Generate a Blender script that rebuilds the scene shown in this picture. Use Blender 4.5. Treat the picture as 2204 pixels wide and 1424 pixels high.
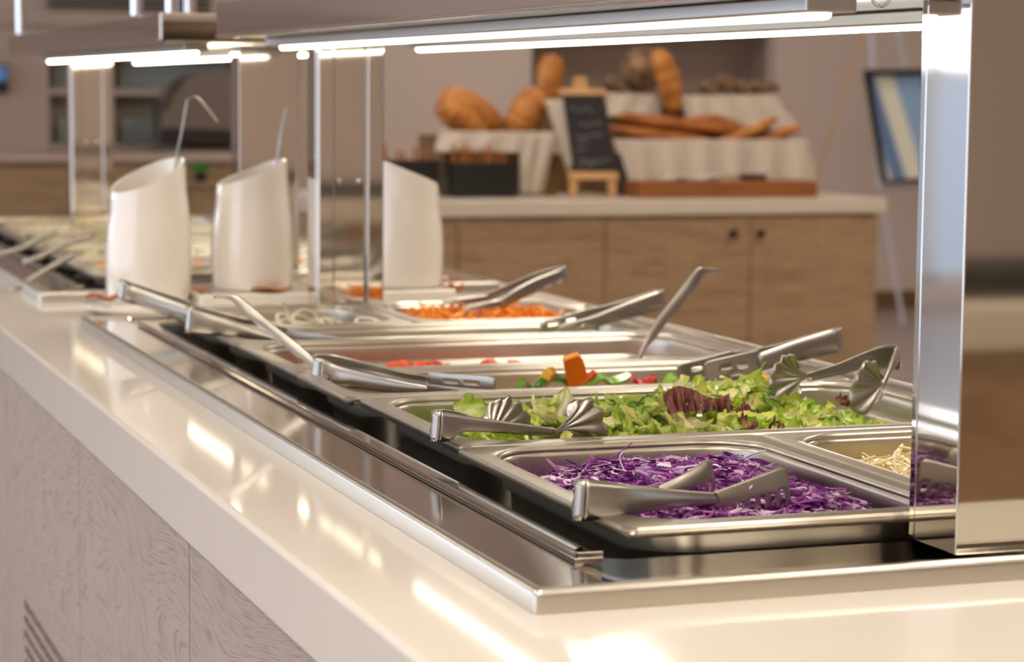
import bpy, math, random
from mathutils import Vector, Matrix
random.seed(7)
S = bpy.context.scene
for o in list(bpy.data.objects): bpy.data.objects.remove(o, do_unlink=True)
COL = S.collection
sin, cos, pi = math.sin, math.cos, math.pi

# ------------------------------------------------------------------ camera
# working units: millimetres from the near left corner of the pan row, z=0 at the pan rims; floor at z=-931
ZO = 931.0
FPX, CX, CY = 4923.93, 1102.0, 712.0
yaw, pit, rol = 0.342779, 0.104882, 0.008786
CAM = Vector((-577.92, -1402.07, 289.48))
def _mm(a, b): return [[sum(a[i][k]*b[k][j] for k in range(3)) for j in range(3)] for i in range(3)]
_B = [[1,0,0],[0,0,-1],[0,1,0]]
_Rz = [[cos(yaw),-sin(yaw),0],[sin(yaw),cos(yaw),0],[0,0,1]]
_Rx = [[1,0,0],[0,cos(pit),-sin(pit)],[0,sin(pit),cos(pit)]]
_Rr = [[cos(rol),-sin(rol),0],[sin(rol),cos(rol),0],[0,0,1]]
M = _mm(_Rr, _mm(_Rx, _mm(_B, _Rz)))
def W(p): return Vector((p[0]/1000.0, p[1]/1000.0, (p[2]+ZO)/1000.0))
def ray(px, py):
    a, b, c = (px-CX)/FPX, (py-CY)/FPX, 1.0
    return Vector([M[0][i]*a+M[1][i]*b+M[2][i]*c for i in range(3)])
def by(px, py, Y):
    d = ray(px, py); return CAM + d*((Y-CAM.y)/d.y)
def bz(px, py, z):
    d = ray(px, py); return CAM + d*((z-CAM.z)/d.z)
def bx(px, py, x):
    d = ray(px, py); return CAM + d*((x-CAM.x)/d.x)
cam = bpy.data.cameras.new('camera'); co = bpy.data.objects.new('camera', cam); COL.objects.link(co)
co.matrix_world = Matrix.Translation(W(CAM)) @ Matrix(((M[0][0],-M[1][0],-M[2][0]),(M[0][1],-M[1][1],-M[2][1]),(M[0][2],-M[1][2],-M[2][2]))).to_4x4()
cam.sensor_width = 36; cam.lens = FPX*36/2204; cam.clip_start = 0.05; cam.clip_end = 60
cam.dof.use_dof = True; cam.dof.focus_distance = 1.84; cam.dof.aperture_fstop = 8.5
S.camera = co

# ------------------------------------------------------------------ world, exposure
w = bpy.data.worlds.new('world'); S.world = w; w.use_nodes = True
w.node_tree.nodes['Background'].inputs[0].default_value = (0.75, 0.85, 1.0, 1)
w.node_tree.nodes['Background'].inputs[1].default_value = 1.0
S.view_settings.view_transform = 'Standard'; S.view_settings.look = 'None'
S.view_settings.exposure = 0.55; S.view_settings.gamma = 1.0; S.view_settings.use_curve_mapping = False
WINDOW_STRENGTH = 1.9
ADDED_LAMP_STRENGTH = 19.5
TUBE_STRENGTH = 5.5

# ------------------------------------------------------------------ materials
def lin(c):
    return tuple(((x/255.0)/12.92 if x/255.0 <= 0.04045 else ((x/255.0+0.055)/1.055)**2.4) for x in c)
def mat(name, col, rough=0.5, metal=0.0, **k):
    m = bpy.data.materials.new(name); m.use_nodes = True
    nt = m.node_tree; b = nt.nodes['Principled BSDF']
    c = lin(col); b.inputs['Base Color'].default_value = (*c, 1)
    b.inputs['Roughness'].default_value = rough; b.inputs['Metallic'].default_value = metal
    if 'coat' in k: b.inputs['Coat Weight'].default_value = k['coat']; b.inputs['Coat Roughness'].default_value = k.get('coatr', 0.08)
    if 'emit' in k:
        b.inputs['Emission Color'].default_value = (*lin(k.get('ecol', col)), 1); b.inputs['Emission Strength'].default_value = k['emit']
    if 'trans' in k: b.inputs['Transmission Weight'].default_value = k['trans']; b.inputs['IOR'].default_value = 1.45
    if 'sss' in k:
        b.inputs['Subsurface Weight'].default_value = k['sss']; b.inputs['Subsurface Radius'].default_value = (0.01, 0.008, 0.005)
        b.inputs['Subsurface Scale'].default_value = 0.3
    return m
def nd(m, t, **k):
    n = m.node_tree.nodes.new(t)
    for a, v in k.items():
        if a in n.inputs.keys(): n.inputs[a].default_value = v
        else: setattr(n, a, v)
    return n
def lk(m, a, b): m.node_tree.links.new(a, b)
def pb(m): return m.node_tree.nodes['Principled BSDF']
def noise_bump(m, scale=(20,20,20), nscale=5.0, strength=0.2, dist=0.001, detail=4.0):
    tc = nd(m, 'ShaderNodeTexCoord'); mp = nd(m, 'ShaderNodeMapping'); mp.inputs['Scale'].default_value = scale
    lk(m, tc.outputs['Object'], mp.inputs['Vector'])
    n = nd(m, 'ShaderNodeTexNoise'); n.inputs['Scale'].default_value = nscale; n.inputs['Detail'].default_value = detail
    lk(m, mp.outputs[0], n.inputs['Vector'])
    b = nd(m, 'ShaderNodeBump'); b.inputs['Strength'].default_value = strength; b.inputs['Distance'].default_value = dist
    lk(m, n.outputs['Fac'], b.inputs['Height']); lk(m, b.outputs[0], pb(m).inputs['Normal'])
    return n
def color_noise(m, c1, c2, scale=(1,1,1), nscale=5.0, detail=5.0, lo=0.35, hi=0.65, dist=0.0, bump=0.0, obj=True):
    tc = nd(m, 'ShaderNodeTexCoord'); mp = nd(m, 'ShaderNodeMapping'); mp.inputs['Scale'].default_value = scale
    lk(m, tc.outputs['Object'], mp.inputs['Vector'])
    n = nd(m, 'ShaderNodeTexNoise'); n.inputs['Scale'].default_value = nscale; n.inputs['Detail'].default_value = detail
    n.inputs['Distortion'].default_value = dist
    lk(m, mp.outputs[0], n.inputs['Vector'])
    r = nd(m, 'ShaderNodeValToRGB'); r.color_ramp.elements[0].position = lo; r.color_ramp.elements[1].position = hi
    r.color_ramp.elements[0].color = (*lin(c1), 1); r.color_ramp.elements[1].color = (*lin(c2), 1)
    lk(m, n.outputs['Fac'], r.inputs[0]); lk(m, r.outputs[0], pb(m).inputs['Base Color'])
    if bump:
        b = nd(m, 'ShaderNodeBump'); b.inputs['Strength'].default_value = bump; b.inputs['Distance'].default_value = 0.002
        lk(m, n.outputs['Fac'], b.inputs['Height']); lk(m, b.outputs[0], pb(m).inputs['Normal'])
    return n, r

STEEL = mat('pan_steel', (200,193,180), 0.33, 1.0)
TONG = mat('tong_steel', (176,171,162), 0.34, 1.0)
DARKSTEEL = mat('well_steel', (196,194,190), 0.5, 1.0)
MIRROR = mat('mirror_steel', (205,198,188), 0.05, 1.0)
noise_bump(MIRROR, (1,1,1), 7.0, 0.12, 0.0006, 0.5)
# fine wipe scratches on the flange
FLANGE = mat('flange_steel', (200,194,184), 0.09, 1.0)
noise_bump(FLANGE, (8,300,8), 3.0, 0.03, 0.0004, 3.0)
CHROME = mat('chrome', (225,225,225), 0.05, 1.0)
SOLID = mat('white_solid_surface', (224,216,203), 0.45, 0.0, coat=0.8, coatr=0.055)
CREAM = mat('cream_worktop', (205,190,172), 0.35)
PORC = mat('white_porcelain', (236,228,216), 0.12, 0.0, coat=0.6, coatr=0.05)
BLACK = mat('black_plastic', (18,18,18), 0.45)
DARKMETAL = mat('dark_metal', (60,54,48), 0.35, 0.8)
ALU = mat('lamp_aluminium', (200,200,196), 0.35, 0.9)
LED = mat('led_strip', (255,250,240), 0.5, 0.0, emit=TUBE_STRENGTH, ecol=(255,247,232))
LEDW = mat('warm_led_strip', (255,246,224), 0.5, 0.0, emit=TUBE_STRENGTH*1.7, ecol=(255,242,214))
WALL = mat('pink_beige_paint', (216,198,186), 0.7); noise_bump(WALL, (1,1,1), 80, 0.1, 0.001)
CEIL = mat('ceiling_paint', (214,204,192), 0.8)
NICHE = mat('niche_brown', (156,134,118), 0.7)
FLOOR = mat('floor_tile', (150,132,124), 0.3)
color_noise(FLOOR, (158,142,134), (172,156,148), (1,1,1), 3.0)
BASEB = mat('baseboard_wood', (120,85,58), 0.4)
def woodmat(name, c1, c2, sc, rough=0.45, bump=0.25, wav=True):
    m = mat(name, c1, rough)
    tc = nd(m, 'ShaderNodeTexCoord'); mp = nd(m, 'ShaderNodeMapping'); mp.inputs['Scale'].default_value = sc
    lk(m, tc.outputs['Object'], mp.inputs['Vector'])
    n1 = nd(m, 'ShaderNodeTexNoise'); n1.inputs['Scale'].default_value = 1.3; n1.inputs['Detail'].default_value = 3; n1.inputs['Distortion'].default_value = 0.6
    lk(m, mp.outputs[0], n1.inputs['Vector'])
    mul = nd(m, 'ShaderNodeMath', operation='MULTIPLY'); mul.inputs[1].default_value = 16.0
    lk(m, n1.outputs['Fac'], mul.inputs[0])
    sn = nd(m, 'ShaderNodeMath', operation='SINE'); lk(m, mul.outputs[0], sn.inputs[0])
    n2 = nd(m, 'ShaderNodeTexNoise'); n2.inputs['Scale'].default_value = 14; n2.inputs['Detail'].default_value = 6
    lk(m, mp.outputs[0], n2.inputs['Vector'])
    ad = nd(m, 'ShaderNodeMath', operation='MULTIPLY_ADD'); ad.inputs[1].default_value = 0.10
    lk(m, sn.outputs[0], ad.inputs[0]); lk(m, n2.outputs['Fac'], ad.inputs[2])
    r = nd(m, 'ShaderNodeValToRGB'); r.color_ramp.elements[0].position = 0.32; r.color_ramp.elements[1].position = 0.66
    r.color_ramp.elements[0].color = (*lin(c1), 1); r.color_ramp.elements[1].color = (*lin(c2), 1)
    lk(m, ad.outputs[0], r.inputs[0]); lk(m, r.outputs[0], pb(m).inputs['Base Color'])
    b = nd(m, 'ShaderNodeBump'); b.inputs['Strength'].default_value = bump; b.inputs['Distance'].default_value = 0.0008
    lk(m, ad.outputs[0], b.inputs['Height']); lk(m, b.outputs[0], pb(m).inputs['Normal'])
    return m
ASH = mat('pale_ash_laminate', (176,162,150), 0.5)
def _ash(m):
    tc = nd(m,'ShaderNodeTexCoord'); n0 = nd(m,'ShaderNodeTexNoise'); n0.inputs['Scale'].default_value = 2.2; n0.inputs['Detail'].default_value = 2
    mp0 = nd(m,'ShaderNodeMapping'); mp0.inputs['Scale'].default_value = (1,0.7,2.0); lk(m,tc.outputs['Object'],mp0.inputs['Vector']); lk(m,mp0.outputs[0],n0.inputs['Vector'])
    sp_ = nd(m,'ShaderNodeSeparateXYZ'); lk(m,tc.outputs['Object'],sp_.inputs[0])
    ma = nd(m,'ShaderNodeMath',operation='MULTIPLY_ADD'); ma.inputs[1].default_value = 0.55; lk(m,n0.outputs['Fac'],ma.inputs[0]); lk(m,sp_.outputs[2],ma.inputs[2])
    cb = nd(m,'ShaderNodeCombineXYZ'); lk(m,sp_.outputs[1],cb.inputs[1]); lk(m,ma.outputs[0],cb.inputs[2])
    mp1 = nd(m,'ShaderNodeMapping'); mp1.inputs['Scale'].default_value = (1,4,42); lk(m,cb.outputs[0],mp1.inputs['Vector'])
    n1 = nd(m,'ShaderNodeTexNoise'); n1.inputs['Scale'].default_value = 5.0; n1.inputs['Detail'].default_value = 5; n1.inputs['Roughness'].default_value = 0.6; lk(m,mp1.outputs[0],n1.inputs['Vector'])
    r = nd(m,'ShaderNodeValToRGB'); e = r.color_ramp.elements; e[0].position = 0.34; e[0].color = (*lin((140,126,114)),1); e[1].position = 0.52; e[1].color = (*lin((174,160,148)),1)
    lk(m,n1.outputs['Fac'],r.inputs[0]); lk(m,r.outputs[0],pb(m).inputs['Base Color'])
    b = nd(m,'ShaderNodeBump'); b.inputs['Strength'].default_value = 0.5; b.inputs['Distance'].default_value = 0.0006; lk(m,n1.outputs['Fac'],b.inputs['Height']); lk(m,b.outputs[0],pb(m).inputs['Normal'])
_ash(ASH)
OAK = woodmat('brown_oak_laminate', (138,108,80), (166,136,104), (1.5, 1.5, 12), 0.45, 0.2)
BOARDW = woodmat('cutting_board_wood', (120,68,26), (150,92,44), (3, 3, 30), 0.45, 0.1)
PINE = mat('light_pine', (206,160,110), 0.5); color_noise(PINE, (190,142,92), (214,170,120), (3,3,25), 3)
CLOTH = mat('white_linen', (190,174,158), 0.9); noise_bump(CLOTH, (1,1,1), 300, 0.3, 0.001)
WICKER = mat('wicker', (120,86,50), 0.8); color_noise(WICKER, (92,62,34), (140,104,64), (30,30,60), 3)
CHALKB = mat('chalkboard', (38,34,34), 0.6)
CHALK = mat('chalk', (150,145,148), 0.9)
CRUST = mat('bread_crust', (180,110,40), 0.55); color_noise(CRUST, (150,82,22), (206,138,58), (6,6,6), 3, lo=0.3, hi=0.7, bump=0.3)
CRUSTD = mat('dark_bread_crust', (96,62,36), 0.7); color_noise(CRUSTD, (62,38,24), (168,128,92), (5,5,5), 4, lo=0.35, hi=0.65, bump=0.5)
CRUSTB = mat('baguette_crust', (160,88,26), 0.5); color_noise(CRUSTB, (128,66,16), (186,110,40), (8,8,8), 3, lo=0.3, hi=0.7, bump=0.2)
GLASS = mat('clear_glass', (245,250,250), 0.03, 0.0, trans=1.0)
LEAFBROWN = mat('dry_leaf_brown', (176,112,58), 0.7)
GREEN = mat('fresh_green', (70,140,50), 0.5)
def attr_mat(name, rough=0.4, trans=0.0, hue=0.0, val=0.0, spec=0.5, bump=0.0, bscale=200, sss=0.0):
    m = mat(name, (200,200,200), rough)
    a = nd(m, 'ShaderNodeAttribute', attribute_name='Col')
    src = a.outputs['Color']
    if hue or val:
        oi = nd(m, 'ShaderNodeObjectInfo'); hs = nd(m, 'ShaderNodeHueSaturation')
        mr = nd(m, 'ShaderNodeMapRange'); mr.inputs['To Min'].default_value = 0.5-hue; mr.inputs['To Max'].default_value = 0.5+hue
        lk(m, oi.outputs['Random'], mr.inputs['Value']); lk(m, mr.outputs[0], hs.inputs['Hue'])
        mu = nd(m, 'ShaderNodeMath', operation='MULTIPLY'); mu.inputs[1].default_value = 7.31
        fr = nd(m, 'ShaderNodeMath', operation='FRACT'); lk(m, oi.outputs['Random'], mu.inputs[0]); lk(m, mu.outputs[0], fr.inputs[0])
        m2 = nd(m, 'ShaderNodeMapRange'); m2.inputs['To Min'].default_value = 1-val; m2.inputs['To Max'].default_value = 1+val
        lk(m, fr.outputs[0], m2.inputs['Value']); lk(m, m2.outputs[0], hs.inputs['Value'])
        lk(m, src, hs.inputs['Color']); src = hs.outputs[0]
    lk(m, src, pb(m).inputs['Base Color'])
    if sss:
        pb(m).inputs['Subsurface Weight'].default_value = sss; pb(m).inputs['Subsurface Radius'].default_value = (0.006,0.004,0.003); pb(m).inputs['Subsurface Scale'].default_value = 0.5
    if trans:
        out = m.node_tree.nodes['Material Output']; t = nd(m, 'ShaderNodeBsdfTranslucent'); mx = nd(m, 'ShaderNodeMixShader')
        mx.inputs[0].default_value = trans; lk(m, src, t.inputs['Color'])
        lk(m, pb(m).outputs[0], mx.inputs[1]); lk(m, t.outputs[0], mx.inputs[2]); lk(m, mx.outputs[0], out.inputs['Surface'])
    if bump:
        tc = nd(m, 'ShaderNodeTexCoord'); nn = nd(m, 'ShaderNodeTexNoise'); nn.inputs['Scale'].default_value = bscale; nn.inputs['Detail'].default_value = 3
        lk(m, tc.outputs['Object'], nn.inputs['Vector'])
        bb = nd(m, 'ShaderNodeBump'); bb.inputs['Strength'].default_value = bump; bb.inputs['Distance'].default_value = 0.002
        lk(m, nn.outputs['Fac'], bb.inputs['Height']); lk(m, bb.outputs[0], pb(m).inputs['Normal'])
    return m
LEAF = attr_mat('lettuce_leaf', 0.30, 0.34, 0.014, 0.2, bump=0.7, bscale=200)
SHRED = attr_mat('shredded_vegetable', 0.3, 0.12)
VEG = attr_mat('cut_vegetable', 0.22, 0.1, 0.008, 0.1)

# ------------------------------------------------------------------ mesh helpers (vertices in mm, world)
ORG = {}
def tag(o, label=None, cat=None, group=None, kind=None):
    if label: o['label'] = label
    if cat: o['category'] = cat
    if group: o['group'] = group
    if kind: o['kind'] = kind
    return o
def thing(name, label, cat, loc, group=None):
    o = bpy.data.objects.new(name, None); COL.objects.link(o); o.location = W(loc); o.empty_display_size = 0.02
    ORG[o] = W(loc); return tag(o, label, cat, group)
def mk(name, vs, fs, m, parent=None, smooth=False, cols=None, thick=0, bevel=0, origin=None):
    ws = [W(v) for v in vs]
    if parent: O = ORG[parent]
    elif origin is not None: O = W(origin)
    else:
        n = len(ws); O = Vector((sum(v.x for v in ws)/n, sum(v.y for v in ws)/n, min(v.z for v in ws)))
    me = bpy.data.meshes.new(name); me.from_pydata([tuple(v-O) for v in ws], [], fs); me.update()
    me.materials.append(m)
    if cols:
        a = me.color_attributes.new('Col', 'FLOAT_COLOR', 'POINT')
        flat = []
        for c in cols: flat += [c[0], c[1], c[2], 1.0]
        a.data.foreach_set('color', flat)
    if smooth:
        me.polygons.foreach_set('use_smooth', [True]*len(me.polygons)); me.set_sharp_from_angle(angle=math.radians(38))
    o = bpy.data.objects.new(name, me); COL.objects.link(o)
    ORG[o] = O
    if parent: o.parent = parent
    else: o.location = O
    if thick:
        s = o.modifiers.new('s', 'SOLIDIFY'); s.thickness = thick/1000.0; s.offset = 0
    if bevel:
        b = o.modifiers.new('b', 'BEVEL'); b.width = bevel/1000.0; b.segments = 3; b.limit_method = 'ANGLE'
        if smooth is False: me.polygons.foreach_set('use_smooth', [True]*len(me.polygons)); b.harden_normals = True
    return o
class MB:
    def __init__(s): s.v = []; s.f = []
    def add(s, vs, fs):
        b = len(s.v); s.v += [tuple(v) for v in vs]; s.f += [tuple(i+b for i in f) for f in fs]; return s
    def box(s, a, b):
        x0,y0,z0 = a; x1,y1,z1 = b
        return s.add([(x0,y0,z0),(x1,y0,z0),(x1,y1,z0),(x0,y1,z0),(x0,y0,z1),(x1,y0,z1),(x1,y1,z1),(x0,y1,z1)],
                     [(0,3,2,1),(4,5,6,7),(0,1,5,4),(1,2,6,5),(2,3,7,6),(3,0,4,7)])
    def tube(s, pts, r, n=10, r2=None):
        pts = [Vector(p) for p in pts]; vs = []; fs = []; N = len(pts)
        t0 = (pts[1]-pts[0]).normalized(); up = Vector((0,0,1)) if abs(t0.z) < .9 else Vector((1,0,0))
        a = t0.cross(up).normalized()
        for i, p in enumerate(pts):
            t = (pts[min(i+1,N-1)]-pts[max(i-1,0)]).normalized()
            a = (a - t*a.dot(t)).normalized(); b = t.cross(a)
            rr = r if not callable(r) else r(i/(N-1)); rb = rr if r2 is None else (r2 if not callable(r2) else r2(i/(N-1)))
            for k in range(n): vs.append(p + a*cos(2*pi*k/n)*rr + b*sin(2*pi*k/n)*rb)
        for i in range(N-1):
            for k in range(n): fs.append((i*n+k, i*n+(k+1)%n, (i+1)*n+(k+1)%n, (i+1)*n+k))
        fs.append(tuple(range(n))[::-1]); fs.append(tuple((N-1)*n+k for k in range(n)))
        return s.add(vs, fs)
    def lathe(s, prof, c, n=40, squash=1.0):
        vs = []; fs = []
        for r, z in prof:
            for k in range(n): vs.append((c[0]+r*cos(2*pi*k/n), c[1]+r*squash*sin(2*pi*k/n), c[2]+z))
        for i in range(len(prof)-1):
            for k in range(n): fs.append((i*n+k, i*n+(k+1)%n, (i+1)*n+(k+1)%n, (i+1)*n+k))
        return s.add(vs, fs)
    def build(s, name, m, parent=None, **k): return mk(name, s.v, s.f, m, parent, **k)
def grid(P, smooth=True):           # P[i][j]
    a = len(P); b = len(P[0]); vs = [p for r in P for p in r]
    fs = [(i*b+j, (i+1)*b+j, (i+1)*b+j+1, i*b+j+1) for i in range(a-1) for j in range(b-1)]
    return vs, fs
def box(name, a, b, m, parent=None, **k):
    return MB().box(a, b).build(name, m, parent, **k)
def copy_tree(o, parent=None):
    c = o.copy(); COL.objects.link(c); c.parent = parent; ORG[c] = ORG.get(o)
    for ch in [x for x in bpy.data.objects if x.parent == o]: copy_tree(ch, c)
    return c
def rrect(x0, y0, x1, y1, r, z, n=8):
    out = []
    for cx, cy, a0 in ((x1-r, y1-r, 0), (x0+r, y1-r, pi/2), (x0+r, y0+r, pi), (x1-r, y0+r, 1.5*pi)):
        for k in range(n+1):
            a = a0 + pi/2*k/n; out.append((cx+r*cos(a), cy+r*sin(a), z))
    return out
def loft(rings, cap=False, flip=False):
    n = len(rings[0]); vs = [p for r in rings for p in r]; fs = []
    for i in range(len(rings)-1):
        for k in range(n):
            f = (i*n+k, i*n+(k+1)%n, (i+1)*n+(k+1)%n, (i+1)*n+k); fs.append(f)
    if cap: fs.append(tuple((len(rings)-1)*n+k for k in range(n)))
    return vs, fs
def lerp(a, b, t): return Vector(a)*(1-t)+Vector(b)*t
def spline(pts, t):
    n = len(pts)-1; x = min(max(t,0),1)*n; i = min(int(x), n-1); u = x-i
    p = lambda k: Vector(pts[min(max(k,0),n)])
    a, b, c, d = p(i-1), p(i), p(i+1), p(i+2)
    return 0.5*((2*b)+(c-a)*u+(2*a-5*b+4*c-d)*u*u+(3*b-a-3*c+d)*u**3)

# ------------------------------------------------------------------ room
F = -ZO
tag(box('floor', (-7000,-5500,F-60), (9500,11500,F), FLOOR), kind='structure')
tag(box('ceiling', (-7000,-5500,2300), (9500,11500,2400), CEIL), kind='structure')
tag(box('wall_front', (-7000,-5600,F), (9500,-5500,2300), WALL), kind='structure')
tag(box('wall_right', (9500,-5500,F), (9600,11500,2300), WALL), kind='structure')
# left wall with window openings
wl = MB()
wl.box((-7100,-5500,F),(-7000,10200,-820)).box((-7100,-5500,1900),(-7000,10200,2300))
ys = [-5500,-4600,-1800,-1400,1400,1800,4600,5000,7000,7300,9700,10200]
for i in range(0,12,2): wl.box((-7100,ys[i],-820),(-7000,ys[i+1],1900))
tag(wl.build('wall_left', WALL), kind='structure')
WINM = mat('daylight_pane', (225,235,250), 0.3, 0.0, emit=WINDOW_STRENGTH, ecol=(214,230,255))
for i in range(1,11,2):
    fr = MB(); y0, y1 = ys[i], ys[i+1]
    fr.box((-7095,y0,-820),(-7020,y0+60,1900)).box((-7095,y1-60,-820),(-7020,y1,1900)).box((-7095,y0,-820),(-7020,y1,-760)).box((-7095,y0,1840),(-7020,y1,1900)).box((-7095,(y0+y1)/2-30,-820),(-7020,(y0+y1)/2+30,1900))
    f = fr.build('window_%d' % ((i+1)//2), PORC); tag(f, kind='structure')
    box('pane', (-7075,y0+60,-760), (-7068,y1-60,1840), WINM, f)
# back wall with niche
NX0, NX1, NZ0, NZ1 = 3662, 5110, -430, 760
wb = MB()
wb.box((-4400,10200,F),(NX0,10320,2300)).box((-7000,10200,F),(-4400,10320,-800)).box((-7000,10200,1900),(-4400,10320,2300)).box((NX1,10200,F),(9500,10320,2300)).box((NX0,10200,F),(NX1,10320,NZ0)).box((NX0,10200,NZ1),(NX1,10320,2300))
wb.box((2960,10160,690),(NX0+1600,10200,900))
tag(wb.build('wall_back', WALL), kind='structure')
fr = MB(); fr.box((-7000,10210,-800),(-6940,10290,1900)).box((-4460,10210,-800),(-4400,10290,1900)).box((-7000,10210,-800),(-4400,10290,-740)).box((-7000,10210,1840),(-4400,10290,1900)).box((-7000,10210,380),(-4400,10290,440)).box((-5730,10210,-800),(-5670,10290,1900))
f = fr.build('window_6', PORC); tag(f, kind='structure')
box('pane', (-6940,10280,440), (-4460,10287,1840), mat('bright_daylight_pane', (230,238,250), 0.3, 0.0, emit=3.2, ecol=(226,238,255)), f)
box('lit_wall_glow', (-6940,10280,-740), (-4460,10287,380), mat('lit_wall_glow', (190,205,225), 0.6, 0.0, emit=0.35, ecol=(190,208,235)), f)  # lit wall below the window, its light put in as a faint glow
nb = MB(); nb.box((NX0-20,10600,NZ0-20),(NX1+20,10640,NZ1+20)).box((NX0-20,10320,NZ0-20),(NX0,10600,NZ1)).box((NX1,10320,NZ0-20),(NX1+20,10600,NZ1)).box((NX0,10320,NZ0-20),(NX1,10600,NZ0)).box((NX0,10320,NZ1),(NX1,10600,NZ1+20))
tag(nb.build('wall_niche', NICHE), kind='structure')
tag(box('baseboard_back', (1000,10182,F), (9500,10200,F+95), BASEB), kind='structure')
# unseen ceiling panels added to light the room and the worktop
CL = mat('added_lamp_diffuser', (255,244,226), 0.5, 0.0, emit=ADDED_LAMP_STRENGTH, ecol=(255,245,230))
first = None
for (x, y) in ((-2200,-3000),(-500,-3000),(1400,-3000),(-2200,-800),(-500,-800),(1400,-800),(-2200,1600),(1400,1600),(-2500,5000),(1400,4400),(3600,3000),(3200,8000),(6500,1500),(6500,6000)):
    if first is None:
        t = thing('added_ceiling_lamp', 'unseen square warm white panel lamp added to light the room', 'added ceiling lamp', (x,y,2285), 'added ceiling panel lamps')
        box('frame', (x-320,y-320,2275), (x+320,y+320,2299), ALU, t)
        box('added_diffuser', (x-290,y-290,2270), (x+290,y+290,2276), CL, t); first = t
    else:
        c = copy_tree(first); c.location = W((x,y,2285))

# ------------------------------------------------------------------ buffet counter
t = thing('buffet_counter', 'long pale ash buffet counter that carries both salad stations', 'counter', (250,1900,F))
CT = 4080
def holed(name, xs, ys, holes, z0, z1, m, parent, bevel):
    vs = []; fs = []; idx = {}
    def V_(x, y, z):
        k = (x,y,z)
        if k not in idx: idx[k] = len(vs); vs.append(k)
        return idx[k]
    nx, ny = len(xs)-1, len(ys)-1
    solid = lambda i, j: 0 <= i < nx and 0 <= j < ny and (i,j) not in holes
    for i in range(nx):
        for j in range(ny):
            if not solid(i,j): continue
            a, b, c, d = xs[i], xs[i+1], ys[j], ys[j+1]
            fs.append((V_(a,c,z1),V_(b,c,z1),V_(b,d,z1),V_(a,d,z1))); fs.append((V_(a,c,z0),V_(a,d,z0),V_(b,d,z0),V_(b,c,z0)))
            if not solid(i,j-1): fs.append((V_(a,c,z0),V_(b,c,z0),V_(b,c,z1),V_(a,c,z1)))
            if not solid(i,j+1): fs.append((V_(b,d,z0),V_(a,d,z0),V_(a,d,z1),V_(b,d,z1)))
            if not solid(i-1,j): fs.append((V_(a,d,z0),V_(a,c,z0),V_(a,c,z1),V_(a,d,z1)))
            if not solid(i+1,j): fs.append((V_(b,c,z0),V_(b,d,z0),V_(b,d,z1),V_(b,c,z1)))
    return mk(name, vs, fs, m, parent, bevel=bevel)
holed('worktop', [-200,-60,590,693], [-320,-70,1635,2073,3778,CT], {(1,1),(1,3)}, -91, -31.2, SOLID, t, 5)
box('plinth', (-120,-240,F), (620,CT-60,F+90), DARKMETAL, t)
box('carcass', (-170,-292,F+90), (665,CT-25,-240), DARKMETAL, t)
for i, (a, b) in enumerate(((-300,498),(501,1099),(1102,1718),(1721,2330),(2333,2950),(2953,3560),(3563,CT-20))):
    if a == 1102:
        mb = MB(); zt, zb = -91.5, F+90      # panel with louvre slots
        s0, s1 = 1190, 1566
        mb.box((-190,a,zb),(-171,s0,zt)).box((-190,s1,zb),(-171,b,zt)).box((-190,s0,-374),(-171,s1,zt))
        z = -380.0
        for k in range(9):
            mb.box((-190,s0,z-13.5),(-171,s1,z-6.5)); z -= 19.5
        mb.box((-190,s0,zb),(-171,s1,z))
        mb.build('panel', ASH, t)
    else: box('panel', (-190,a,F+90), (-171,b,-91.5), ASH, t)
box('end_panel', (-190,-312,F+90), (685,-293,-91.5), ASH, t)
box('back_panel', (666,-292,F+90), (685,CT-25,-91.5), ASH, t)

# ------------------------------------------------------------------ station hardware
def station(dy, labels):
    # drop-in frame
    t = thing('drop_in_well', labels[0], 'food well', (265,770+dy,-31), 'cold wells')
    X0, X1, Y0, Y1 = -100, 630, -108+dy, 1655+dy
    mb = MB()
    n = 4
    R = [rrect(X0+a,Y0+a,X1-a,Y1-a,5,z,n) for a,z in ((0,-31),(0,-21),(0.4,-18.6),(1.4,-16.6),(3,-15.3),(5,-15),(6.2,-15.6),(7,-18.5))]
    mb.add(*loft(R)); mb.build('outer_rim', STEEL, t, smooth=True)
    R = [rrect(X0+6,Y0+6,X1-6,Y1-6,4,-18.5,8), rrect(-46,Y0+9,576,Y1-9,14,-18.5,8), rrect(-43.5,Y0+11,573.5,Y1-11,13,-21,8), rrect(-22,Y0+94,552,Y1-60,30,-21,8), rrect(-18,Y0+98,548,Y1-64,28,-24,8)]
    fl = MB(); fl.add(*loft(R)); fl.build('flange', FLANGE, t, smooth=True)
    R = [rrect(-18,Y0+98,548,Y1-64,28,-24,8), rrect(-14,Y0+100,544,Y1-66,28,-60,8), rrect(-8,Y0+104,538,Y1-68,28,-170,8)]
    b = MB(); b.add(*loft(R, cap=True)); b.build('basin', DARKSTEEL, t, smooth=True)
    for (xa, xb) in ((-40,-20),(550,570)):      # raised pan rails with small return
        r = MB()
        r.box((xa,-22+dy,-20.8),(xb,1560+dy,-16.5))
        xl = xa if xa < 0 else xb-2.2
        r.box((xl,-22+dy,-16.5),(xl+2.2,1560+dy,-12.6)); r.box((xa,-22+dy,-16.5),(xb,-20+dy,-12.6))
        r.build('pan_rail', MIRROR, t, bevel=0.5)
    # support ledges that carry the pan rims
    # posts
    return t
well1 = station(0, ['long mirror steel cold well holding the near row of salad pans'])
well2 = station(2143, ['steel cold well in the far salad station behind the white cylinders'])

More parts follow.
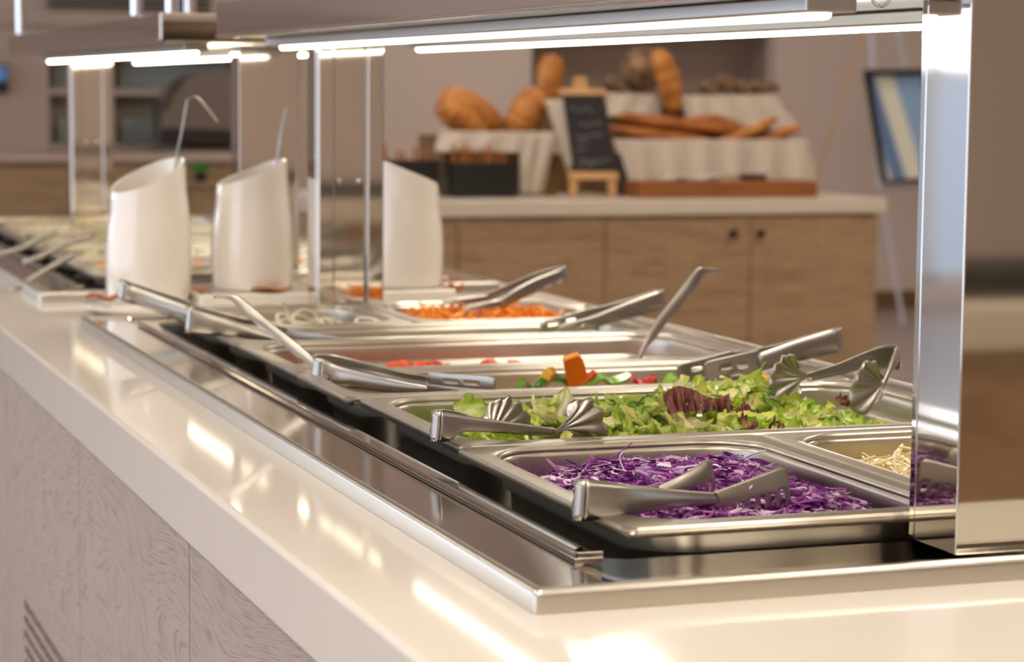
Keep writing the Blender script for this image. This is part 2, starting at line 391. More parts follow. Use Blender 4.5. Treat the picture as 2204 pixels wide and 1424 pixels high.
PX0, PX1 = 211, 305
def post(y0, y1, inner, label):
    t = thing('canopy_post', label, 'post', ((PX0+PX1)/2, (y0+y1)/2, -18.5), 'canopy posts')
    z0, z1 = -18.3, 354
    box('body', (PX0,y0,z0), (PX1,y1,z1), MIRROR, t, bevel=1.3)
    yy = y0 if inner == -1 else y1
    for xa in (PX0+1, PX1-24):
        if inner == -1: box('channel', (xa,yy-11,z0), (xa+23,yy-0.1,z1), MIRROR, t, bevel=2.6)
        else: box('channel', (xa,yy+0.1,z0), (xa+23,yy+11,z1), MIRROR, t, bevel=2.6)
    for xa in (PX0+33, PX1-33):
        mb = MB(); s = -1 if inner == -1 else 1
        prof = [(0.01,4.2),(2.2,3.8),(4,2.4),(5,0)]
        vs = []; fs = []; n = 12
        for r, h in prof:
            for k in range(n): vs.append((xa+r*cos(2*pi*k/n), yy+s*h, 165+r*sin(2*pi*k/n)))
        for i in range(3):
            for k in range(n): fs.append((i*n+k,i*n+(k+1)%n,(i+1)*n+(k+1)%n,(i+1)*n+k))
        mb.add(vs, fs); mb.build('screw', CHROME, t, smooth=True)
    return t
post(-80, -24, 1, 'wide mirror steel post at the right front corner of the near station')
post(1604, 1648, -1, 'mirror post with two round screws rising behind the onion and carrot pans')
post(2063, 2119, 1, 'mirror post behind the middle white cylinder at the start of the far station')
post(3747, 3791, -1, 'mirror post at the far end of the far station, left of the first white cylinder')
def canopy(dy, lab):
    t = thing('canopy_beam', lab, 'canopy', (258,770+dy,354), 'canopy beams')
    y0, y1 = -115+dy, 1640+dy
    box('housing', (83,y0,356), (437,y1,401), MIRROR, t, bevel=3)
    mb = MB(); mb.tube([(86,y0,357.5),(86,y1,357.5)], 3.4, 12); mb.tube([(434,y0,357.5),(434,y1,357.5)], 3.4, 12)
    mb.build('edge_tube', CHROME, t, smooth=True)
    for x in (169, 360):
        lh = box('lamp_housing', (x-20,y0+150,345), (x+20,y1-6,355.9), ALU, t, bevel=2)
        led = MB(); led.tube([(x,y0+160,344.2),(x,y1-26,344.2)], 5.0, 12, 4.0)
        led.build('led_tube', LEDW if dy else LED, lh, smooth=True)
    return t
canopy(0, 'long mirror steel canopy over the near pans with two lit white tubes')
canopy(2143, 'steel canopy over the far station with chrome risers on its top')
for (x, y, l) in ((94,3664,'chrome riser tube at the far left end of the far canopy'),(87,2240,'chrome riser tube standing in the middle of the far canopy edge'),(112,2085,'left of the two chrome riser tubes at the near end of the far canopy'),(140,2085,'right of the two chrome riser tubes at the near end of the far canopy')):
    mb = MB(); mb.tube([(x,y,401.6),(x,y,760)], 10, 20); o = mb.build('riser_tube', CHROME, smooth=True)
    tag(o, l, 'tube', 'chrome riser tubes on the far canopy')
# glass shelf on the risers
tag(box('glass_shelf', (70,2000,760.5), (440,3780,770), GLASS), 'clear glass shelf held above the far canopy by chrome tubes', 'glass shelf')
# suction hook under near canopy
h = thing('hanging_ring', 'small clear ring hook under the near canopy beside the mirror post', 'hook', by(1896,-5,-10))
c = by(1896,-8,60); mb = MB()
mb.tube([(c.x+7*cos(a*pi/12), c.y, c.z+7*sin(a*pi/12)) for a in range(25)], 1.3, 8); mb.build('ring', GLASS, h, smooth=True)
mb = MB(); mb.lathe([(0.1,0),(8,0),(8,3),(0.1,3)], (c.x,c.y,c.z+7.6), 16); mb.build('base', GLASS, h, smooth=True)

# ------------------------------------------------------------------ pans
def make_pan(x0, y0, x1, y1, label, depth=95, rot=0, group='gastronorm pans of the near station', dz=0):
    t = thing('food_pan', label, 'pan', ((x0+x1)/2,(y0+y1)/2,-depth), group)
    k_ = min(1.0, (y1-y0)/250.0)
    ins = lambda d, r, z: rrect(x0+d, y0+d, x1-d, y1-d, r, z+dz, 8)
    R = [ins(0.3,9,-7), ins(0.0,9,-2.0), ins(1.5,9,-0.3), ins(3.5,9,0), ins(12,44*k_,-0.6), ins(15,50*k_,0.3), ins(17,50*k_,-1.2), ins(18.2,49*k_,-4)]
    mb = MB(); mb.add(*loft(R)); mb.build('rim', STEEL, t, smooth=True, thick=0.9)
    R = [ins(18.2,49*k_,-4), ins(19.2,48*k_,-8), ins(19.6,48*k_,-14), ins(20.0,48*k_,-23), ins(24.5,45*k_,-25.6), ins(26,44*k_,-28), ins(28,42*k_,-depth+12), ins(34,38*k_,-depth+3), ins(48,20,-depth)]
    mb = MB(); mb.add(*loft(R, cap=True)); mb.build('body', STEEL, t, smooth=True, thick=0.9)
    if rot: t.rotation_euler.z = rot
    return t
pans = []
pans.append(make_pan(-2, -16, 266, 345, 'near left steel pan of shredded purple cabbage', rot=0.0))
pans.append(make_pan(268, -16, 534, 345, 'near right steel pan of grated pale cheese beside the mirror post'))
pans.append(make_pan(4, 349, 534, 658, 'wide steel pan heaped with mixed salad leaves'))
pans.append(make_pan(-6, 661, 528, 858, 'narrow steel pan of cut peppers behind the salad leaves'))
pans.append(make_pan(-4, 861, 530, 1138, 'wide steel pan of tomato pieces with a serving spoon at each end'))
pans.append(make_pan(-4, 1141, 530, 1308, 'narrow steel pan of green cucumber behind the tomatoes'))
pans.append(make_pan(-4, 1311, 262, 1590, 'far left steel pan of sliced onion'))
pans.append(make_pan(266, 1311, 531, 1590, 'far right steel pan of grated carrot'))

# ------------------------------------------------------------------ shredded foods
def hump(x, y, x0, y0, x1, y1, top, edge, p=2.0):
    u = (x-x0)/(x1-x0)*2-1; v = (y-y0)/(y1-y0)*2-1
    k = max(0, 1-abs(u)**p)*max(0, 1-abs(v)**p)
    return edge+(top-edge)*k**0.6
def shreds(name, label, cat, area, height, n, cols, length=(18,45), wid=(1.0,2.2), lift=3, curl=0.6, th=0.5, bed=None, tilt=0.35, sticks=0.05):
    x0,y0,x1,y1 = area; vs = []; fs = []; cl = []
    rnd = random.Random(hash(name) % 1000 if False else len(name)*17+n)
    if bed:
        P = [[None]*25 for _ in range(25)]
        for i in range(25):
            for j in range(25):
                x = x0-6+(x1-x0+12)*i/24; y = y0-6+(y1-y0+12)*j/24
                P[i][j] = (x, y, height(min(max(x,x0),x1), min(max(y,y0),y1))-6+rnd.uniform(-2,2))
        g = grid(P); vs += g[0]; fs += g[1]; cl += [bed]*len(g[0])
    for _ in range(n):
        x = rnd.uniform(x0,x1); y = rnd.uniform(y0,y1); L = rnd.uniform(*length); a = rnd.uniform(0,2*pi); w_ = rnd.uniform(*wid)
        z = height(x,y)+rnd.uniform(-3,lift); k = rnd.uniform(-curl,curl)*2; tl = rnd.uniform(-tilt,tilt)*(1.0)
        if rnd.random() < sticks: tl = rnd.uniform(0.3,0.8)
        c = rnd.choice(cols); c2 = rnd.choice(cols) if rnd.random()<0.3 else c
        b = len(vs); N = 6; px, py, pz = x, y, z; ph = rnd.uniform(0,6)
        px -= cos(a)*L/2; py -= sin(a)*L/2
        roll = rnd.uniform(0,pi)
        for i in range(N):
            u = i/(N-1); aa = a+k*(u-0.5)
            if i: px += cos(aa)*L/(N-1)*cos(tl); py += sin(aa)*L/(N-1)*cos(tl); pz += sin(tl)*L/(N-1)
            zz = pz + sin(u*pi*1.5+ph)*L*0.05
            pxx = min(max(px,x0-6),x1+6); pyy = min(max(py,y0-6),y1+6)
            sx, sy = -sin(aa), cos(aa); ww = w_*(0.45+0.55*sin(pi*min(max(u,0.08),0.92)))
            ox, oy, oz = sx*cos(roll)*ww, sy*cos(roll)*ww, sin(roll)*ww
            nx, ny, nz = -sx*sin(roll)*th, -sy*sin(roll)*th, cos(roll)*th
            vs += [(pxx+ox,pyy+oy,zz+oz),(pxx+nx,pyy+ny,zz+nz),(pxx-ox,pyy-oy,zz-oz),(pxx-nx,pyy-ny,zz-nz)]
            cl += [c, c2, c, c]
        for i in range(N-1):
            for q in range(4): fs.append((b+i*4+q, b+i*4+(q+1)%4, b+(i+1)*4+(q+1)%4, b+(i+1)*4+q))
        fs.append((b,b+3,b+2,b+1)); e = b+(N-1)*4; fs.append((e,e+1,e+2,e+3))
    o = mk(name, vs, fs, SHRED, smooth=True, cols=cl)
    return tag(o, label, cat, kind='stuff')
PUR = [lin(c) for c in ((110,24,120),(84,16,94),(206,166,204),(134,60,134),(140,40,142),(236,216,230),(160,62,158),(184,96,182),(216,170,214),(240,220,236),(124,30,130),(200,130,196),(112,26,120),(150,44,148))]
shreds('shredded_cabbage', 'purple and white shredded cabbage filling the near left pan', 'cabbage', (38,32,226,305),
       lambda x,y: hump(x,y,20,0,250,330,1,-36,2.2) + 5*sin(x*0.05+1)*cos(y*0.04), 3800, PUR, (12,32), (0.7,2.1), 3, 2.2, 0.5, bed=lin((70,20,78)), sticks=0.008, tilt=0.12)
CHE = [lin(c) for c in ((244,226,168),(250,236,190),(236,212,146),(252,242,206))]
shreds('grated_cheese', 'pale yellow grated cheese in the pan beside the mirror post', 'cheese', (312,34,495,300),
       lambda x,y: hump(x,y,290,10,520,320,-3,-46,2.4), 900, CHE, (14,34), (1.2,2.4), 4, 0.5, 0.9, bed=lin((236,214,150)), sticks=0.10)
CAR = [lin(c) for c in ((255,156,30),(255,170,46),(250,140,24),(255,182,70),(255,160,40))]
shreds('grated_carrot', 'bright orange grated carrot in the far right pan', 'carrot', (300,1350,500,1550),
       lambda x,y: hump(x,y,270,1320,535,1585,-5,-36,2.4)+3*sin(x*0.08), 800, CAR, (16,36), (1.3,2.4), 4, 0.5, 1.0, bed=lin((230,110,16)), sticks=0.10)

# ------------------------------------------------------------------ salad leaves
def leaf_mesh(name, L, Wd, kind, seed):
    r = random.Random(seed); NU, NV = 22, 18; P = []; C = []; L *= 0.82; Wd *= 0.86; cr = [(r.uniform(-1,1), r.uniform(-1,1), r.uniform(0,6)) for _ in range(7)]
    ph = [r.uniform(0,6) for _ in range(6)]
    curl = r.uniform(-0.5,0.9); bend = r.uniform(-0.6,1.0)
    pal = {'green':((240,240,170),(190,208,72),(140,176,40)), 'pale':((255,250,222),(246,240,168),(228,226,104)), 'dark':((196,214,112),(118,156,48),(74,118,34)),
           'red':((190,150,110),(150,76,68),(92,30,44)), 'frill':((244,242,172),(206,218,84),(158,192,52))}[kind]
    pal = [lin(p) for p in pal]
    frill = {'green':0.16,'pale':0.10,'dark':0.08,'red':0.5,'frill':0.32}[kind]
    for i in range(NU):
        u = i/(NU-1); row = []
        w_ = (sin(pi*min(1,max(0.03,u))**0.75))**0.6*0.5*Wd
        for j in range(NV):
            v = j/(NV-1)*2-1; e = abs(v)**2.2
            jag = 1+0.10*sin(u*19+ph[0]+(3 if v>0 else 0))+0.06*sin(u*37+ph[1])
            x = L*(u-0.5)+e*0.04*L*sin(u*25+ph[2]); y = w_*v*(jag if abs(v)>.8 else 1)
            z = curl*w_*v*v*0.9 + bend*L*0.35*(u-0.5)**2*2 + 0.06*L*sin(u*5+ph[3])*0.5
            z += frill*Wd*0.55*e*(sin(u*17+ph[4]+v*3)+0.5*sin(u*33+ph[5]))*min(1,u*3)
            z += sum(0.028*Wd*sin(a_*16*u+b_*13*v+c_) for a_,b_,c_ in cr) - 0.05*Wd*math.exp(-(v*5)**2)
            row.append(Vector((x,y,z)))
            m_ = min(1, abs(v)*1.4+0.10); 
            if u < 0.25: m_ *= (0.4+u*2.4)
            vein = 0.25*max(0,sin((u*8-abs(v)*3)*pi))**6
            m_ = max(0,m_-vein)
            c = [pal[0][k]*(1-m_)+pal[1][k]*m_ for k in range(3)]
            q = max(0,(abs(v)-0.6)/0.4)*0.8+max(0,u-0.8)*1.5; q = min(1,q)
            c = [c[k]*(1-q)+pal[2][k]*q for k in range(3)]; C.append(c)
        P.append(row)
    vs, fs = grid(P)
    me = bpy.data.meshes.new(name); me.from_pydata([tuple(v/1000) for v in vs], [], fs); me.update()
    me.materials.append(LEAF); me.polygons.foreach_set('use_smooth', [True]*len(me.polygons))
    a = me.color_attributes.new('Col','FLOAT_COLOR','POINT'); flat = []
    for c in C: flat += [*c, 1.0]
    a.data.foreach_set('color', flat)
    return me
def ruffle_mesh():
    r = random.Random(5); NU, NV = 90, 14; P = []; C = []
    a, b, c = lin((176,112,92)), lin((136,72,66)), lin((96,44,46))
    for i in range(NU):
        u = i/(NU-1); row = []
        for j in range(NV):
            v = j/(NV-1); am = 1.0+3.6*v
            x = 66*(u-0.5)+2.2*v*sin(u*47+v*3); y = am*(sin(u*36+2.6*sin(u*7)+v)+0.6*sin(u*71+v*5)); z = 25*(1-v)*(0.75+0.25*sin(u*6))+1.6*sin(u*38+v*9)*v
            row.append(Vector((x, y-7*v*v, z)))
            m_ = 0.5+0.5*sin(u*36+2.6*sin(u*7)+v*5+1.0)+0.3*(r.random()-.5); q = min(1,max(0,v*1.25-0.15+0.25*r.random()))
            cc = [a[k]*(1-q)+b[k]*q for k in range(3)] if m_ > 0.35 else [b[k]*(1-q)+c[k]*q for k in range(3)]
            C.append(cc)
        P.append(row)
    vs, fs = grid(P); me = bpy.data.meshes.new('ruffled_leaf'); me.from_pydata([tuple(v/1000) for v in vs], [], fs); me.update(); me.materials.append(LEAF)
    me.polygons.foreach_set('use_smooth',[True]*len(me.polygons)); at = me.color_attributes.new('Col','FLOAT_COLOR','POINT'); fl = []
    for q in C: fl += [*q,1.0]
    at.data.foreach_set('color', fl); return me
RUF = ruffle_mesh()
LM = {}
for kind, sizes in {'green':((52,34),(44,30),(60,30),(48,40)), 'pale':((50,32),(40,30),(58,26),(46,38)), 'dark':((46,20),(54,24),(40,18)), 'frill':((48,36),(40,34),(56,38),(44,30)), 'red':((60,40),(36,28),(30,26))}.items():
    LM[kind] = [leaf_mesh('leaf_'+kind, a, b, kind, i*13+len(kind)*7+3) for i, (a, b) in enumerate(sizes)]
LAB = {'green':('mid green lettuce leaf in the heaped salad pan','green lettuce leaves in the salad pan'),
       'pale':('pale yellow green lettuce heart leaf in the heaped salad pan','pale lettuce leaves in the salad pan'),
       'dark':('dark green narrow salad leaf in the heaped salad pan','dark green leaves in the salad pan'),
       'frill':('frilly edged light green lettuce leaf in the heaped salad pan','frilly lettuce leaves in the salad pan')}
def salad_h(x, y):
    base = hump(x,y,14,352,524,655,-4,-40,2.6)
    base += 16*math.exp(-((x-330)/60)**2-((y-540)/55)**2) + 6*math.exp(-((x-120)/60)**2-((y-500)/60)**2) - 16*math.exp(-((x-470)/55)**2) - 14*math.exp(-((x-30)/50)**2)
    return base
rl = random.Random(21)
def put_leaf(kind, x, y, z, tilt=0.5, label=None, group=None, rz=None, rx=None, ry=None, sc=None, name='lettuce_leaf'):
    me = rl.choice(LM[kind]); o = bpy.data.objects.new(name, me); COL.objects.link(o)
    o.location = W((x,y,z)); s = sc or rl.uniform(0.8,1.15); o.scale = (s,s,s)
    o.rotation_euler = (rx if rx is not None else rl.uniform(-tilt,tilt), ry if ry is not None else rl.uniform(-tilt,tilt), rz if rz is not None else rl.uniform(0,2*pi))
    lb, gp = LAB.get(kind, (None,None))
    tag(o, label or lb, 'leaf', group or gp); return o
for i in range(298):
    x = rl.uniform(60,490); y = rl.uniform(394,616); deep = rl.random()
    if deep < 0.35: z = salad_h(x,y)-rl.uniform(8,18)
    else: z = salad_h(x,y)+rl.uniform(-5,4)
    kind = rl.choices(['green','pale','dark','frill'], [0.26,0.26,0.12,0.36] if x < 380 else [0.34,0.16,0.22,0.28])[0]
    put_leaf(kind, x, y, z, 0.55 if deep>0.35 else 0.25)
# large red lettuce leaf and small red curls
RD = (('large ruffled red brown lettuce leaf lying on top of the salad', by(1505,888,470), 1.02, 0.05), ('ruffled red brown lettuce leaf beside the largest one', by(1590,886,476), 0.92, 0.5),
      ('small dark red curly leaf near the front salad pan rim', by(1608,910,405), 0.7, 1.0), ('tiny dark red curl right of the small red leaf', by(1672,912,402), 0.5, 2.0), ('small dark red leaf just left of the right shell tongs', by(1815,862,520), 0.55, 0.4))
for lab, p, s, a in RD:
    me = RUF if s > 1 else LM['red'][1]; o = bpy.data.objects.new('red_lettuce_leaf', me); COL.objects.link(o); o.location = W(p); o.scale = (s,s,s)
    o.rotation_euler = (-0.35, 0.0, a) if s > 0.9 else (0.5,0.05,a); tag(o, lab, 'leaf')
# a few featured upright leaves
for (px, py, Y, kind, lab, sc, rx, ry, rz) in (
    (1020,884,450,'green','single green lettuce leaf at the left end of the salad, left of the shell tong',1.0,0.9,0.1,0.1),
    (1215,880,500,'pale','tall pointed pale yellow leaf standing between the two left tong shells',1.2,0.4,-1.0,1.3),
    (1165,890,500,'pale','short pale yellow leaf leaning left just behind the silver scallop tong head',0.9,0.5,-0.8,2.6),
    (1585,842,560,'pale','pale lettuce rib standing at the back of the salad above the red leaf',1.3,0.8,0.5,0.5),
    (1640,845,560,'frill','frilly bright leaf at the back of the salad left of the right shell tongs',1.4,0.9,0.2,0.2),
    (1270,925,400,'dark','dark green pointed leaf touching the silver scallop tong head',0.9,0.9,0.8,0.3)):
    put_leaf(kind, *by(px,py,Y), label=lab, group='standing leaves on the salad', rx=rx, ry=ry, rz=rz, sc=sc)
# green pan: cucumber slices and leaves
LAB['green2'] = None
def cyl_slice(o_name, c, r, h, rx, ry, label, group, colin, colrim, cat):
    n = 22; vs = []; cl = []; fs = []
    Rm = Matrix.Rotation(rx,3,'X') @ Matrix.Rotation(ry,3,'Y')
    for (rr, zz, cc) in ((0.01,h/2,colin),(r*0.6,h/2,colin),(r*0.93,h/2,colin),(r,h/2-0.5,colrim),(r,-h/2+0.5,colrim),(r*0.93,-h/2,colin),(0.01,-h/2,colin)):
        for k in range(n): vs.append(Vector(c)+Rm@Vector((rr*cos(2*pi*k/n), rr*sin(2*pi*k/n), zz))); cl.append(cc)
    for i in range(6):
        for k in range(n): fs.append((i*n+k,i*n+(k+1)%n,(i+1)*n+(k+1)%n,(i+1)*n+k))
    return tag(mk(o_name, vs, fs, VEG, smooth=True, cols=cl), label, cat, group)
proto = cyl_slice('cucumber_slice', (60,1220,-34), 19, 5, 0.3, 0.2, 'round green cucumber slice in the narrow pan behind the tomatoes', 'cucumber slices', lin((190,214,130)), lin((40,96,30)), 'cucumber')
for i in range(60):
    c = proto.copy(); COL.objects.link(c); c.location = W((rl.uniform(52,476), rl.uniform(1192,1256), rl.uniform(-52,-30))); c.rotation_euler = (rl.uniform(-.5,.5), rl.uniform(-.5,.5), rl.uniform(0,6))

# ------------------------------------------------------------------ tomato and pepper pieces
def wedge(seed, s=1.0):
    r = random.Random(seed); N, K = 7, 6; P = []; C = []
    a0 = r.uniform(0.8,1.2)
    for i in range(N):
        t_ = i/(N-1); row = []
        for j in range(K):
            a = (j/(K-1)-0.5)*a0*1.2; rad = 15*(sin(pi*(0.08+0.84*t_))**0.55)
            row.append(Vector((26*(t_-0.5), rad*sin(a)*1.2, rad*cos(a))))
        P.append(row)
    vs, fs = grid(P); b = len(vs); C = [lin((240,96,50))]*b
    vs = list(vs)
    for i in range(N): vs.append(Vector((22*(i/(N-1)-0.5), 0, 0))); C.append(lin((250,150,100)))
    for i in range(N-1):
        fs.append((i*K, b+i, b+i+1, (i+1)*K)); fs.append((i*K+K-1, (i+1)*K+K-1, b+i+1, b+i))
    fs.append(tuple([b]+[j for j in range(K)])); fs.append(tuple([b+N-1]+[(N-1)*K+j for j in range(K)][::-1]))
    vs = [v*s for v in vs]
    me = bpy.data.meshes.new('tomato_wedge'); me.from_pydata([tuple(v/1000) for v in vs], [], fs); me.update(); me.materials.append(VEG)
    me.polygons.foreach_set('use_smooth',[True]*len(me.polygons))
    a = me.color_attributes.new('Col','FLOAT_COLOR','POINT'); flat = []
    for c in C: flat += [*c,1.0]
    a.data.foreach_set('color', flat); return me
TW = [wedge(i, 1.0+0.15*i) for i in range(3)]
def put(name, me, p, rot, label, cat, group=None, s=1):
    o = bpy.data.objects.new(name, me); COL.objects.link(o); o.location = W(p); o.rotation_euler = rot; o.scale = (s,s,s)
    return tag(o, label, cat, group)
for i in range(120):
    x = rl.uniform(50,478); y = rl.uniform(905,1092)
    z = hump(x,y,10,865,520,1130,-24,-50,2.5)
    if x > 300: z -= 8
    put('tomato_wedge', rl.choice(TW), (x,y,z-14), (rl.uniform(-1,1),rl.uniform(-1,1),rl.uniform(0,6)), 'orange red tomato piece in the wide pan with the serving spoons', 'tomato', 'tomato pieces')
for (px,py) in ((850,783),(870,780),(905,782),(930,782),(1055,778),(1105,780),(1180,785)):
    p = by(px,py+4,1000); put('tomato_wedge', TW[1], (p.x,p.y,p.z-12), (rl.uniform(-.6,.6),rl.uniform(-.5,.5),rl.uniform(0,6)), 'orange red tomato piece on top of the tomato heap showing above the pan edge', 'tomato', 'topmost tomato pieces')
def pepper_strip(name, pts, width, thick, cin, cout, label, group=None, cat='pepper', wdir=(0,0,1)):
    N = 12; vs = []; cl = []; fs = []; wd = Vector(wdir)
    for i in range(N):
        u = i/(N-1); p = spline(pts,u); t_ = (spline(pts,min(1,u+.02))-spline(pts,max(0,u-.02))).normalized()
        ww = (wd - t_*wd.dot(t_)).normalized(); nn = t_.cross(ww)
        w_ = width*(0.7+0.3*sin(pi*u))
        for (a, b, c) in ((-1,-.5,cin),(1,-.5,cin),(1,.5,cout),(-1,.5,cout)):
            vs.append(p+ww*a*w_/2+nn*b*thick); cl.append(c)
    for i in range(N-1):
        for q in range(4): fs.append((i*4+q,i*4+(q+1)%4,(i+1)*4+(q+1)%4,(i+1)*4+q))
    fs.append((0,3,2,1)); e=(N-1)*4; fs.append((e,e+1,e+2,e+3))
    return tag(mk(name, vs, fs, VEG, smooth=False, cols=cl, bevel=0.8), label, cat, group)
GI, GO = lin((196,216,120)), lin((60,130,30)); RI, RO = lin((236,110,70)), lin((196,30,18)); OI, OO = lin((255,190,80)), lin((240,120,20)); YI, YO = lin((230,220,110)), lin((170,190,50))
Yp = 745
def PP(l, Y=Yp): return [by(x,y,Y+i*6) for i,(x,y) in enumerate(l)]
pepper_strip('pepper_piece', PP([(1228,766),(1238,795),(1240,835)]), 21, 9, OI, OO, 'thick orange pepper piece standing up in the pepper pan', wdir=(1,-.2,0.05))
pepper_strip('pepper_piece', PP([(1282,800),(1258,820),(1236,840)]), 8, 5, RI, lin((232,80,30)), 'red orange pepper strip leaning right of the standing orange piece', wdir=(0,1,1))
pepper_strip('pepper_piece', PP([(1190,797),(1180,808),(1166,826)]), 12, 8, OI, lin((232,120,40)), 'small orange pepper piece left of the standing orange one')
pepper_strip('pepper_piece', PP([(1155,835),(1172,818),(1200,813),(1225,826),(1228,838)]), 9, 5, GI, GO, 'curved green pepper strip in front of the small orange piece', wdir=(0.1,1,.5))
pepper_strip('pepper_piece', PP([(1262,834),(1290,810),(1310,820),(1335,816),(1356,806)]), 12, 4, GI, lin((120,170,40)), 'pale green pepper strip right of the red orange strip', wdir=(0,1,.6))
pepper_strip('pepper_piece', PP([(1118,838),(1128,822),(1140,834)]), 12, 4, GI, lin((120,160,50)), 'small pale green pepper piece at the left of the pepper pan', wdir=(0,1,.3))
pepper_strip('pepper_piece', PP([(1360,812),(1380,826),(1400,818)]), 10, 4, RI, RO, 'bright red pepper strip right of the pale green strip', wdir=(0,1,.8))
pepper_strip('pepper_piece', PP([(1395,826),(1407,812),(1408,825)]), 8, 4, RI, RO, 'second small bright red pepper piece', wdir=(0,1,.4))
pepper_strip('pepper_piece', PP([(1432,832),(1450,812),(1456,830)]), 14, 5, GI, lin((140,180,60)), 'pale green pepper piece touching the slotted tong blades', wdir=(0,1,.4))
pepper_strip('pepper_piece', PP([(1596,824),(1602,816),(1608,824)]), 8, 4, GI, YO, 'tiny green pepper bit right of the slotted tong blades', wdir=(0,1,.4))
pepper_strip('sweetcorn_piece', PP([(1642,822),(1650,812),(1658,820)]), 10, 6, OI, lin((236,170,40)), 'small yellow sweetcorn piece at the right of the pepper pan', cat='sweetcorn', wdir=(0,1,.4))
pc = [((20,14,4),GI,GO,'green'),((26,10,4),RI,RO,'red'),((22,12,5),OI,OO,'orange')]
PM = []
for (l,w_,h_), ci, cc, nm in pc:
    o = pepper_strip('pepper_piece', [(80+0,700+0,-40),(80+l/2,700+4,-36),(80+l,700,-40)], w_, h_, ci, cc, '%s pepper strip lying low in the pepper pan' % nm, nm+' pepper strips low in the pan', wdir=(0,1,0.1))
    PM.append(o)
    for i in range(26):
        c = o.copy(); COL.objects.link(c); c.location = W((rl.uniform(45,480), rl.uniform(700,815), rl.uniform(-50,-32))); c.rotation_euler = (rl.uniform(-.6,.6),rl.uniform(-.6,.6),rl.uniform(0,6))
# onion rings
def ring(name, c, r, w_, rx, rz, label, group=None, a0=0, a1=2*pi):
    mb = MB(); Rm = Matrix.Rotation(rz,3,'Z')@Matrix.Rotation(rx,3,'X')
    pts = [Vector(c)+Rm@Vector((r*cos(a0+(a1-a0)*k/28), r*sin(a0+(a1-a0)*k/28)*0.85, 0)) for k in range(29)]
    mb.tube(pts, w_, 8, w_*0.55); return tag(mb.build(name, ONI, smooth=True), label, 'onion', group)
ONI = mat('onion', (240,232,208), 0.25); pb(ONI).inputs['Subsurface Weight'].default_value = 0.2; pb(ONI).inputs['Subsurface Scale'].default_value = 0.004
op = None
p = by(657,690,1440); ring('onion_ring', (p.x,p.y,p.z), 17, 2.6, 1.35, 0.1, 'white onion ring standing upright in the onion pan')
p = by(612,676,1480); ring('onion_ring', (p.x,p.y,p.z-4), 22, 2.6, 1.3, 1.1, 'tall thin arc of onion leaning at the left of the standing ring', a0=-0.4, a1=1.9)
p = by(715,694,1410); ring('onion_ring', (p.x,p.y,p.z), 16, 2.4, 0.4, 0.6, 'flat onion ring right of the standing ring')
p = by(790,692,1400); ring('onion_ring', (p.x,p.y,p.z), 15, 2.4, 0.3, 0.2, 'flat onion ring at the right edge of the onion pan')
op = ring('onion_ring', (60,1400,-42), 18, 2.6, 0.3, 0, 'sliced onion ring lying low in the onion pan', 'onion rings low in the pan')
for i in range(50):
    c = op.copy(); COL.objects.link(c); c.location = W((rl.uniform(48,212), rl.uniform(1360,1540), rl.uniform(-44,-20))); c.rotation_euler = (rl.uniform(-.7,.7),rl.uniform(-.7,.7),rl.uniform(0,6))

# ------------------------------------------------------------------ tongs and spoons
def strip(name, st, parent, bulge=2.0, N=24, m=None, thick=1.1):
    T = [by(s[0],s[1],s[4]) for s in st]; Bm = [by(s[2],s[3],s[4]) for s in st]
    return strip3(name, T, Bm, parent, bulge, N, m, thick)
def strip3(name, T, Bm, parent, bulge=2.0, N=24, m=None, thick=1.1):
    P = []
    for i in range(N):
        u = i/(N-1); a = spline(T,u); b = spline(Bm,u)
        t_ = spline(T,min(1,u+.03))-spline(T,max(0,u-.03)); n_ = t_.cross(b-a)
        n_ = n_.normalized() if n_.length > 1e-6 else Vector((0,-1,0))
        if n_.y > 0: n_ = -n_
        row = []
        for j in range(7):
            v = j/6; row.append(a*(1-v)+b*v + n_*bulge*(1-(2*v-1)**2))
        P.append(row)
    vs, fs = grid(P); return mk(name, vs, fs, m or TONG, parent, smooth=True, thick=thick)
def bow(Tf, Bf, Tb, Bb, out, ro, parent, ridges=True):
    P = []; N = 25
    for i in range(N):
        a = pi*i/(N-1); row = []
        for j in range(7):
            v = j/6; f = Tf*(1-v)+Bf*v; b = Tb*(1-v)+Bb*v
            md = (f+b)/2; h = (f-b)/2; d = h.normalized()
            dent = 1.2*math.exp(-((i-N/2)/2.2)**2)*cos(v*pi*2*1.5) if ridges else 0
            row.append(md + h*cos(a) + out*(ro+dent)*sin(a))
        P.append(row)
    vs, fs = grid(P); return mk('bow', vs, fs, TONG, parent, smooth=True, thick=1.2)
